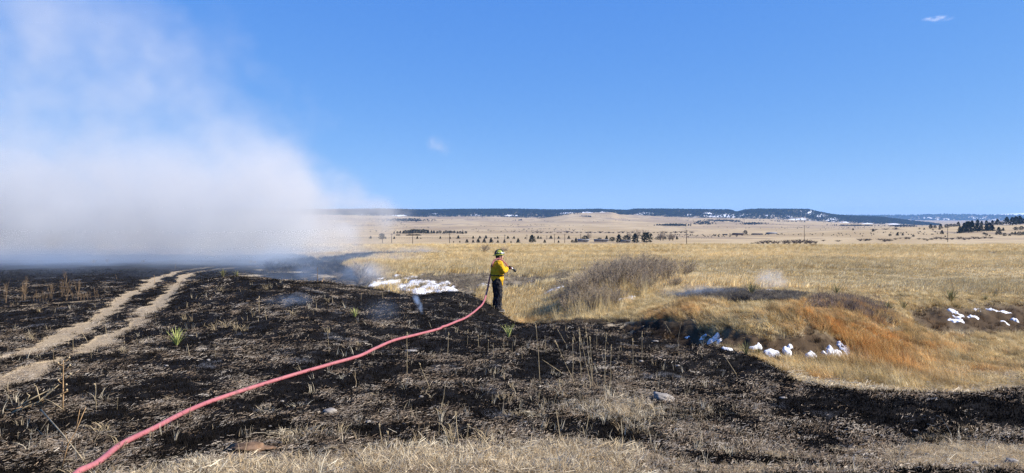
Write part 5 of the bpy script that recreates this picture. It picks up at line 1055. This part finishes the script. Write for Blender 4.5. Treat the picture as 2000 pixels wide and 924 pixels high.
def hand(mb, wrist, grip, side):
    """palm, four fingers closed round the grip axis, thumb from the side of the palm"""
    w_ = Vector(wrist); g_ = Vector(grip); d_ = (g_ - w_).normalized(); up = Vector((-.45, .05, .9)); ax = Vector((.80, .25, -.35)).normalized()   # axis of the thing held
    n_ = ax.cross(d_).normalized(); palm = w_.lerp(g_, .62)
    loft(mb, [(w_, .028, .020, d_, ax), (palm, .042, .017, d_, ax), (g_ - d_ * .005, .042, .014, d_, ax)], 10)
    for i, L in enumerate((.92, 1.0, .95, .78)):
        o = g_ + ax * (.032 - i * .0215) - d_ * .008; k1 = o + d_ * .026 * L + n_ * side * .016; k2 = k1 + d_ * .006 + n_ * side * .032 * L; k3 = k2 - d_ * .030 * L + n_ * side * .010
        limb(mb, [o, k1, k2, k3], [.0105, .0100, .0090, .0075], n_=8)
    o = w_.lerp(g_, .35) + ax * .028; limb(mb, [o, o + ax * .022 + n_ * side * .018, o + ax * .018 + n_ * side * .046 + d_ * .012, o + ax * .004 + n_ * side * .062 + d_ * .026], [.013, .012, .0105, .008], n_=8)
GR = Vector((.335, -.075, 1.365)); GL = Vector((.40, .02, 1.315))
hand(b, WRR, GR, 1); hand(b, WRL, GL, -1)
fused('body', b, M_SKIN, person, .009, 2)
for s in (-1, 1): o = MB().add(ico(.011, 1, 0, 2)).build('eye', M_EYE, person); o.location = (.127, s * .030, 1.712)
j = MB()   # jacket: torso, skirt hanging lower at the front, two sleeves, collar
U3 = (0, 0, 1)
loft(j, [((-.005, 0, .86), .18, .12, U3, (0, 1, 0)), ((-.02, 0, .97), .215, .185, U3, (0, 1, 0)), ((-.035, 0, 1.08), .215, .188, U3, (0, 1, 0)), ((-.04, 0, 1.16), .215, .188, U3, (0, 1, 0)), ((-.035, 0, 1.28), .235, .195, U3, (0, 1, 0)), ((-.025, 0, 1.40), .245, .188, U3, (0, 1, 0)), ((-.01, 0, 1.485), .215, .150, U3, (0, 1, 0)), ((.0, 0, 1.54), .115, .09, U3, (0, 1, 0)), ((.012, 0, 1.575), .075, .075, U3, (0, 1, 0))], 24)
limb(j, [(.085, -.02, .80), (.09, -.01, .90), (.07, 0, 1.0)], [.05, .065, .07], flat=1.8)
for s_, e_, w_ in ((SHR_, ELR, WRR), (SHL, ELL, WRL)):
    S_, E_, W_ = map(Vector, (s_, e_, w_)); limb(j, [(0, s_[1] * .5, 1.48), S_, S_.lerp(E_, .35), S_.lerp(E_, .7), E_, E_.lerp(W_, .35), E_.lerp(W_, .72), W_], [.095, .104, .098, .090, .090, .080, .068, .052])
jk = fused('jacket', j, M_JACKET, person, .010, 1, .06)
t = MB()
for s, xf in ((-1, 0.02), (1, -.01)):
    limb(t, [(-.035, s * .085, 1.04), (-.045, s * .098, .90), (-.03 + xf, s * .108, .72), (-.015 + xf, s * .112, .52), (-.03 + xf, s * .115, .34), (-.045 + xf, s * .118, .18), (-.04 + xf, s * .118, .07)], [.13, .136, .116, .102, .098, .098, .098], n_=14)
limb(t, [(-.04, 0, .90), (-.04, 0, 1.0), (-.04, 0, 1.06)], [.12, .15, .15], flat=1.25, n_=16); limb(t, [(-.17, -.04, .93), (-.175, -.04, 1.0)], [.05, .045])
fused('trousers', t, M_PANTS, person, .011, 1, .06)
for s, xf in ((-1, 0.02), (1, -.01)):
    bt = MB(); y_ = s * .118
    limb(bt, [(-.05 + xf, y_, .20), (-.05 + xf, y_, .10), (-.035 + xf, y_, .055)], [.055, .056, .055]); loft(bt, [((-.125 + xf, y_, .045), .035, .035, (1, 0, 0), (0, 1, 0)), ((-.06 + xf, y_, .055), .048, .048, (1, 0, 0), (0, 1, 0)), ((.03 + xf, y_, .05), .050, .042, (1, 0, 0), (0, 1, 0)), ((.10 + xf, y_, .042), .050, .034, (1, 0, 0), (0, 1, 0)), ((.15 + xf, y_, .034), .032, .022, (1, 0, 0), (0, 1, 0))])
    bo = fused('boot', bt, M_BOOT, person, .009, 2)
    so_ = MB(); loft(so_, [((-.13 + xf, y_, .012), .036, .012, (1, 0, 0), (0, 1, 0)), ((-.06 + xf, y_, .012), .05, .013, (1, 0, 0), (0, 1, 0)), ((.08 + xf, y_, .012), .055, .013, (1, 0, 0), (0, 1, 0)), ((.158 + xf, y_, .014), .03, .011, (1, 0, 0), (0, 1, 0))]); so_.build('sole', M_SOLE, bo)
for w_, g_, s in ((WRR, GR, 1), (WRL, GL, -1)):
    gm = MB(); W_ = Vector(w_); G_ = Vector(g_); d_ = (G_ - W_).normalized(); limb(gm, [W_ - d_ * .045, W_, W_.lerp(G_, .2)], [.043, .036, .034])
    ax = Vector((.80, .25, -.35)).normalized(); n_ = ax.cross(d_).normalized(); loft(gm, [(W_, .034, .027, d_, ax), (W_.lerp(G_, .62), .049, .024, d_, ax), (G_, .048, .021, d_, ax)], 10)
    for i, L in enumerate((.92, 1.0, .95, .78)):
        o = G_ + ax * (.034 - i * .0225) - d_ * .008; k1 = o + d_ * .028 * L + n_ * s * .016; k2 = k1 + d_ * .006 + n_ * s * .034 * L; k3 = k2 - d_ * .032 * L + n_ * s * .010; limb(gm, [o, k1, k2, k3], [.0155, .015, .0135, .012], n_=8)
    o = W_.lerp(G_, .35) + ax * .030; limb(gm, [o, o + ax * .022 + n_ * s * .018, o + ax * .018 + n_ * s * .046 + d_ * .012, o + ax * .004 + n_ * s * .062 + d_ * .026], [.019, .017, .015, .012], n_=8)
    fused('glove', gm, M_GLOVE, person, .007, 1)
h = MB(); loft(h, [((.005, 0, 1.62), .062, .06, U3, (0, 1, 0)), ((.0, 0, 1.68), .078, .082, U3, (0, 1, 0)), ((.01, 0, 1.76), .082, .094, U3, (0, 1, 0))], 16); h.build('hair', M_HAIR, person)
he = MB(); H0 = Vector((.035, 0, 1.765)); tl = Matrix.Rotation(R(6), 4, 'Y')
secs = []
for zz, a_, b_ in ((0, .100, .128), (.03, .101, .129), (.07, .092, .116), (.11, .072, .092), (.135, .045, .06), (.146, .015, .02)): secs.append((H0 + Vector((0, 0, zz)), a_, b_, U3, (0, 1, 0)))
loft(he, secs, 28); helm = he.build('helmet', M_HELM, person)
br = MB(); V = []; Q = []; n_ = 36
for k in range(n_):
    g = 2 * math.pi * k / n_; c0, s0 = math.cos(g), math.sin(g); ro = .160 if c0 > 0 else .160 + .055 * (-c0) ** 1.5
    drop = -.012 - .030 * max(0, -c0); V += [(H0.x + .110 * c0, .090 * s0, H0.z + .012), (H0.x + ro * c0, .148 * s0, H0.z + drop), (H0.x + (ro + .004) * c0, .152 * s0, H0.z + drop + .004), (H0.x + .110 * c0, .090 * s0, H0.z + .024)]
for k in range(n_):
    k2 = (k + 1) % n_
    for a_ in range(4): Q.append((4 * k + a_, 4 * k2 + a_, 4 * k2 + (a_ + 1) % 4, 4 * k + (a_ + 1) % 4))
br.add((V, Q, [])); br.build('brim', M_HELM, helm)
rg = MB()
for a_ in (-.9, 0, .9): rg.tube([H0 + Vector((.132 * math.cos(q), .104 * math.sin(a_) * math.cos(q) if a_ else 0, .004 + .150 * math.sin(q))) for q in [k * math.pi / 14 for k in range(15)]], .013, 6)
rg.build('ridge', M_HBLK, helm); bd = MB(); bd.tube([H0 + Vector((.134 * math.cos(q), .107 * math.sin(q), .026)) for q in [k * math.pi / 16 for k in range(33)]], .010, 6).build('band', M_HBLK, helm)
fs = MB(); loft(fs, [(H0 + Vector((.135, 0, .03)), .045, .006, U3, (0, 1, 0)), (H0 + Vector((.130, 0, .08)), .050, .006, U3, (0, 1, 0)), (H0 + Vector((.110, 0, .125)), .018, .005, U3, (0, 1, 0))], 10); fs.build('front_shield', M_SILV, helm)
gg = MB(); gg.tube([H0 + Vector((.146 * math.cos(q), .118 * math.sin(q), .040)) for q in [R(a_) for a_ in range(-80, 81, 10)]], .020, 8).build('goggles', M_SILV, helm)
for s in (-1, 1):
    for a_ in (-150, -60 if s < 0 else 60, 110 * s): q = R(a_); MB().box((-.014, -.003, -.010), (.014, .003, .010), Matrix.Translation(H0 + Vector((.128 * math.cos(q), .100 * math.sin(q), .055))) @ Matrix.Rotation(q + math.pi / 2, 4, 'Z')).build('reflector', M_SILV, helm)
MB().tube([(.09, -.077, 1.75), (.10, -.074, 1.66), (.105, -.045, 1.60), (.108, 0, 1.588), (.105, .045, 1.60), (.10, .074, 1.66), (.09, .077, 1.75)], .006, 5).build('chin_strap', M_HBLK, helm)
wb = MB(); wb.tube([Vector((-.04 + .214 * math.cos(q), .232 * math.sin(q), 1.12 - .01 * math.cos(q))) for q in [k * math.pi / 16 for k in range(33)]], .016, 6).build('waist_cord', M_PANTS, person)

# ------------------------------------------------------------------ hose
def mat_hose():
    m, nt, b_ = mat('pink_hose_jacket'); N = NB(nt); P = N.n('ShaderNodeNewGeometry').outputs['Position']
    f = N.noise(P, 7, 4, .6); g = N.noise(P, 240, 2, .5)
    c_ = N.mix(N.rng(f, .3, .7), (0.34, 0.10, 0.108), (0.43, 0.148, 0.15)); c_ = N.mix(N.math('MULTIPLY', N.rng(f, .55, .68), .5), c_, (0.12, 0.06, 0.055))
    nt.links.new(c_, b_.inputs['Base Color']); b_.inputs['Roughness'].default_value = .6; b_.inputs['Specular IOR Level'].default_value = .35
    bp = N.n('ShaderNodeBump'); bp.inputs['Strength'].default_value = .35; bp.inputs['Distance'].default_value = .003; nt.links.new(g, bp.inputs['Height']); nt.links.new(bp.outputs[0], b_.inputs['Normal']); return m
M_HOSE = mat_hose()
RH = .0265
gpts = [(64, 985), (130, 946), (190, 908), (240, 872), (300, 842), (355, 812), (410, 788), (470, 768), (530, 748), (590, 730), (650, 712), (700, 697), (735, 682), (770, 666), (815, 655), (860, 642), (895, 629), (918, 617), (934, 604), (943, 595)]
HP = []
for a_, b_ in gpts:
    p = gp(a_, b_ + 3, 2.5, 21.2 if a_ < 900 else 21.4); HP.append(Vector((p.x, p.y, gat(p.x, p.y) + RH + .012)))
Rz = Matrix.Rotation(R(14), 4, 'Z')
def pw(v): return person.location + (Rz @ Vector(v))
# leaves the ground, rises behind his back, crosses the near shoulder and drops to the hands
end = HP[-1]
air = [upat(951, 570, 21.6), upat(956, 545, 21.7), upat(960.5, 525, 21.75), pw((-.245, -.17, 1.43)), pw((-.17, -.165, 1.575)), pw((-.04, -.155, 1.64)), pw((.085, -.145, 1.60)), pw((.19, -.13, 1.50)), pw((.28, -.095, 1.405)), pw((.345, -.055, 1.375)), pw((.40, -.01, 1.34)), pw((.44, .015, 1.315))]
CP = HP + air
def catmull(P, n_=10):
    out = []
    for i in range(len(P) - 1):
        p0, p1, p2, p3 = P[max(i - 1, 0)], P[i], P[i + 1], P[min(i + 2, len(P) - 1)]
        for k in range(n_):
            t_ = k / n_; out.append(.5 * ((2 * p1) + (p2 - p0) * t_ + (2 * p0 - 5 * p1 + 4 * p2 - p3) * t_ ** 2 + (3 * p1 - p0 - 3 * p2 + p3) * t_ ** 3))
    out.append(P[-1]); return out
sp = catmull(CP, 10); ng_ = (len(HP) - 1) * 10
for i in range(ng_):
    zz = gat(sp[i].x, sp[i].y) + RH - .004
    if sp[i].z < zz: sp[i] = Vector((sp[i].x, sp[i].y, zz))
sm = [p.copy() for p in sp]
for _ in range(40):
    for i in range(1, ng_): sm[i].z = (sp[i - 1].z + 2 * sp[i].z + sp[i + 1].z) / 4
    sp = [p.copy() for p in sm]
for i in range(ng_ + 35):
    zz = gat(sp[i].x, sp[i].y) + RH + (.035 if i > ng_ - 40 else 0)
    if sp[i].z < zz: sp[i].z = zz
for _ in range(6):
    for i in range(ng_ - 30, ng_ + 34): sp[i] = (sp[i - 1] + 2 * sp[i] + sp[i + 1]) / 4
hose = empty('fire_hose', HP[5]); tag(hose, 'pink fire hose snaking over the burnt ground up to the firefighter', 'hose')
MB().tube([p - HP[5] for p in sp], [RH if i < ng_ + 30 else RH - .006 * min(1, (i - ng_ - 30) / 40) for i in range(len(sp))], 14).build('hose_jacket', M_HOSE, hose)
n0 = sp[-1] - HP[5]; dn = (sp[-1] - sp[-4]).normalized()
M_BRASS = simple('silver_coupling', (0.55, 0.55, 0.55), .35, .05, 9, .5, 0, .6)
limb(MB(), [(0, 0, 0), (0, 0, 1)], [1, 1])
c1 = MB(); c1.tube([n0 - dn * .03, n0 - dn * .028, n0 + dn * .03, n0 + dn * .032], [.030, .037, .037, .028], 14).build('coupling', M_BRASS, hose)
c2 = MB(); c2.tube([n0 + dn * .03, n0 + dn * .06, n0 + dn * .10, n0 + dn * .101, n0 + dn * .15, n0 + dn * .185, n0 + dn * .187], [.026, .028, .026, .034, .040, .042, .030], 14); nz = c2.build('nozzle', M_HBLK, hose)
up_ = Vector((0, 0, 1)); sd_ = dn.cross(up_).normalized(); hb = n0 + dn * .07; MB().tube([hb + sd_ * .032, hb + sd_ * .034 + up_ * .07 + dn * .02, hb - sd_ * .034 + up_ * .07 + dn * .02, hb - sd_ * .032], .007, 6).build('bail_handle', M_HBLK, nz)

# ------------------------------------------------------------------ smoke
def vol_mat(name, colr, dens, aniso=.2):
    m = bpy.data.materials.new(name); m.use_nodes = True; nt = m.node_tree
    for x in list(nt.nodes): nt.nodes.remove(x)
    o = nt.nodes.new('ShaderNodeOutputMaterial'); p = nt.nodes.new('ShaderNodeVolumePrincipled'); p.inputs['Color'].default_value = colr + (1,); p.inputs['Density'].default_value = dens; p.inputs['Anisotropy'].default_value = aniso
    nt.links.new(p.outputs[0], o.inputs['Volume']); return m
class GB:
    """density field nodes of a geometry tree"""
    def __init__(s, ng): s.ng = ng; s.pos = ng.nodes.new('GeometryNodeInputPosition').outputs[0]; x = ng.nodes.new('ShaderNodeSeparateXYZ'); ng.links.new(s.pos, x.inputs[0]); s.x, s.y, s.z = x.outputs
    def set(s, k, v):
        if isinstance(v, bpy.types.NodeSocket): s.ng.links.new(v, k)
        else: k.default_value = v
    def m(s, op, a, b=0.0, c_=0.0):
        n_ = s.ng.nodes.new('ShaderNodeMath'); n_.operation = op; s.set(n_.inputs[0], a); s.set(n_.inputs[1], b); s.set(n_.inputs[2], c_); return n_.outputs[0]
    def ss(s, v, a, b, c_=0.0, d=1.0):
        n_ = s.ng.nodes.new('ShaderNodeMapRange'); n_.interpolation_type = 'SMOOTHSTEP'; s.set(n_.inputs[0], v); s.set(n_.inputs[1], a); s.set(n_.inputs[2], b); s.set(n_.inputs[3], c_); s.set(n_.inputs[4], d); return n_.outputs[0]
    def vec(s, x, y, z):
        n_ = s.ng.nodes.new('ShaderNodeCombineXYZ'); s.set(n_.inputs[0], x); s.set(n_.inputs[1], y); s.set(n_.inputs[2], z); return n_.outputs[0]
    def noise(s, scale, detail=4, off=(0, 0, 0), dist=0.0, rough=.55, v=None):
        a = s.ng.nodes.new('ShaderNodeVectorMath'); a.operation = 'ADD'; s.set(a.inputs[0], s.pos if v is None else v); a.inputs[1].default_value = off
        n_ = s.ng.nodes.new('ShaderNodeTexNoise'); s.ng.links.new(a.outputs[0], n_.inputs['Vector']); n_.inputs['Scale'].default_value = scale; n_.inputs['Detail'].default_value = detail; n_.inputs['Distortion'].default_value = dist; n_.inputs['Roughness'].default_value = rough
        return n_.outputs['Fac']
def volume(name, label, loc, lo, hi, res, fn, m, cat='smoke'):
    me = bpy.data.meshes.new(name); o = link(bpy.data.objects.new(name, me)); o.location = loc; tag(o, label, cat, None, 'stuff'); me.materials.append(m)
    ng = geo_tree(name); g = GB(ng); dens = fn(g); vc = ng.nodes.new('GeometryNodeVolumeCube'); ng.links.new(dens, vc.inputs['Density'])
    vc.inputs['Min'].default_value = lo; vc.inputs['Max'].default_value = hi
    for k_, v in zip(('Resolution X', 'Resolution Y', 'Resolution Z'), res): vc.inputs[k_].default_value = v
    sm_ = ng.nodes.new('GeometryNodeSetMaterial'); sm_.inputs['Material'].default_value = m; ng.links.new(vc.outputs[0], sm_.inputs[0]); go = ng.nodes.new('NodeGroupOutput'); ng.links.new(sm_.outputs[0], go.inputs[0])
    md = o.modifiers.new('volume', 'NODES'); md.node_group = ng; return o
M_SMOKE = vol_mat('smoke', (0.86, 0.866, 0.864), 1.0, .1)
M_THIN = vol_mat('thin_smoke', (0.62, 0.78, 1.0), 1.0, .1)
def plume(g):
    big = g.noise(.05, 2, (3, 7, 1), 0, .5); mid = g.noise(.115, 4, (11, 2, 5), 0.5, .6); fin = g.noise(.36, 5, (1, 9, 3), .4, .65)
    wob = g.m('ADD', g.m('MULTIPLY', g.m('SUBTRACT', big, .5), 34), g.m('ADD', g.m('MULTIPLY', g.m('SUBTRACT', mid, .5), 19), g.m('MULTIPLY', g.m('SUBTRACT', fin, .5), 7)))
    # right-hand limit, leaning left with height
    lim = g.m('SUBTRACT', -14.8, g.m('MULTIPLY', g.m('MAXIMUM', g.m('SUBTRACT', g.z, 1.5), 0), .95))
    e = g.m('SUBTRACT', lim, g.x); e = g.m('ADD', e, g.m('MULTIPLY', wob, g.ss(g.z, -5, 5, .38, 1.0)))
    ex = g.m('MULTIPLY', g.ss(e, 0.0, 3.5), g.ss(e, 1.0, 12.0, .72, 1.0))
    # thick low bank with a billowing top, thin torn veil above
    low = g.ss(g.m('ADD', g.z, g.m('MULTIPLY', wob, .42)), 9.5, 2.0, 0.0, .100)
    high = g.m('MULTIPLY', g.ss(g.m('ADD', g.m('MULTIPLY', mid, .65), g.m('MULTIPLY', fin, .35)), .45, .62, .03, 1.8), g.ss(g.z, 38, 8, .002, .016))
    d = g.m('ADD', low, high)
    rag = g.m('MULTIPLY', g.m('SUBTRACT', mid, .5), 34); front = g.ss(g.m('ADD', g.y, rag), 42.0, 60.0); back = g.ss(g.y, 98, 84)
    foot = g.ss(g.m('ADD', g.z, g.m('MULTIPLY', fin, 2.0)), -3.6, 1.2, .13, 1)
    tex = g.ss(g.m('ADD', g.m('MULTIPLY', mid, .45), g.m('MULTIPLY', fin, .55)), .42, .62, .03, 2.1)
    left = g.ss(g.x, -92, -78)
    return g.m('MULTIPLY', g.m('MULTIPLY', g.m('MULTIPLY', ex, d), g.m('MULTIPLY', front, back)), g.m('MULTIPLY', g.m('MULTIPLY', tex, left), foot))
volume('smoke', 'thick white smoke drifting up from the burning grass at the left', (0, 0, 0), (-94, 42, -6.5), (-6, 100, 36), (150, 74, 92), plume, M_SMOKE)
def wisp_fn(rx, ry, rz, amp, sc, seed, sharp=.5, lean=0.0, taper=0.0, floor=.2):
    def fn(g):
        n_ = g.noise(sc, 4, (seed, seed * 2.3, seed * .7), .6, .6); n2 = g.noise(sc * .5, 2, (seed * 1.7, 3, seed), 0, .5); q = g.noise(sc * .5, 2, (5, seed * 1.3, seed), 0, .5)
        xs = g.m('SUBTRACT', g.x, g.m('MULTIPLY', g.z, lean)); xs = g.m('ADD', xs, g.m('MULTIPLY', g.m('SUBTRACT', n2, .5), rx * 1.6)); ys = g.m('ADD', g.y, g.m('MULTIPLY', g.m('SUBTRACT', q, .5), ry))
        wz = g.m('ADD', 1.0, g.m('MULTIPLY', g.z, taper / rz)); a = g.m('DIVIDE', xs, g.m('MULTIPLY', rx, wz)); b_ = g.m('DIVIDE', ys, ry); c_ = g.m('DIVIDE', g.z, rz)
        r = g.m('SQRT', g.m('ADD', g.m('ADD', g.m('MULTIPLY', a, a), g.m('MULTIPLY', b_, b_)), g.m('MULTIPLY', c_, c_)))
        return g.m('MULTIPLY', g.m('MULTIPLY', g.ss(r, .95, .1), g.ss(n_, sharp - .12, sharp + .18, floor, 1)), amp)
    return fn
def wisp(u, py, d, rx, ry, rz, amp, label, sc=1.0, seed=1, lean=0, taper=0, sharp=.5, res=40, m=M_THIN, floor=.1):
    d = hit(u, d[1]) - .15 if isinstance(d, tuple) else d
    p = upat(u, py, d); ex = rx * (1 + abs(taper)) * 1.3 + abs(lean) * rz; volume('smoke_wisp', label, p, (-ex, -ry * 1.3, -rz), (ex, ry * 1.3, rz), (res, max(12, int(res * .6)), res), wisp_fn(rx, ry, rz, amp, sc, seed, sharp, lean, taper, floor), m)
wisp(740, 515, 52, 3.6, 6, 1.9, .16, 'thin bluish smoke drifting over the burnt tongue right of the main smoke', .45, 2, .5)
wisp(812, 492, 84, 4.6, 5, 1.1, .16, 'small white smoke puff on the far burnt tongue', .6, 3, 0)
wisp(700, 535, 32, 1.9, 3, .9, .40, 'blue smoke around the dark shrub left of the snow', .9, 4, .3)
wisp(600, 536, 35, 4.0, 4, 1.3, .20, 'low blue smoke hugging the ground behind the crest', .6, 5, 0)
wisp(817, 590, (817, 612), .10, .22, .38, 5, 'narrow blue smoke streamer rising from the burnt rise', 4.5, 6, -.35, .4, .48, 44)
wisp(565, 586, (560, 602), .6, .7, .20, .7, 'faint smoke patch low on the burnt rise left of the small yucca', 3, 7)
wisp(745, 604, (745, 640), .5, .8, .35, .3, 'faint smoke veil over the black ground above the hose', 2, 8)
wisp(1505, 545, 22.6, .72, .8, .46, 1.7, 'white smoke puff at the gully rim above the snow', 4.0, 9, 0, 0, .50, 56, M_SMOKE, 0)
wisp(1375, 570, 21, 1.6, 1.4, .30, .55, 'thin blue smoke over the scorched strip beyond the gully', 1.6, 10, .4)
wisp(857, 285, 120, 3.4, 3, 2.4, .15, 'small faint wisp of smoke drifting alone in the blue sky', .35, 11, -.3, 0, .52, 44, M_SMOKE, 0)
# drawn-out smoke layer over the flat behind the main crest, in front of the plume
def veil(g):
    n_ = g.noise(.22, 4, (4, 1, 2), .5, .6); return g.m('MULTIPLY', g.m('MULTIPLY', g.ss(g.m('ADD', g.z, g.m('MULTIPLY', n_, 1.2)), -.6, -2.6), g.ss(g.m('ADD', g.y, g.m('MULTIPLY', n_, 14)), 34, 62)), g.m('MULTIPLY', g.ss(g.m('ADD', g.x, g.m('MULTIPLY', n_, 8)), -4.5, -13), g.ss(n_, .36, .66, .01, .10)))
volume('smoke_veil', 'thin blue smoke layer lying low over the burnt flat at the left', (0, 0, 0), (-60, 26, -4.8), (-5, 62, -.6), (90, 56, 26), veil, M_THIN)
# small high cloud
M_CLOUD = vol_mat('cloud', (.95, .96, 1), 1.0, .3); pc = upat(1832, 36, 6000)
volume('cloud', 'single small wispy white cloud high at the upper right', pc, (-260, -120, -50), (260, 120, 50), (90, 30, 40), wisp_fn(170, 90, 26, .022, .005, 21, .5, 2.0, 0, .02), M_CLOUD, 'cloud')

# ------------------------------------------------------------------ haze
hz = MB().box((-26000, -300, -60), (26000, 18000, 330)); M_HAZE = vol_mat('haze', (0.27, 0.54, 1.0), 4.4e-5, 0.0)
HO = link(bpy.data.objects.new('haze', hz.mesh('haze', M_HAZE, False))); tag(HO, 'thin blue air haze over the whole plain', 'haze', None, 'stuff')
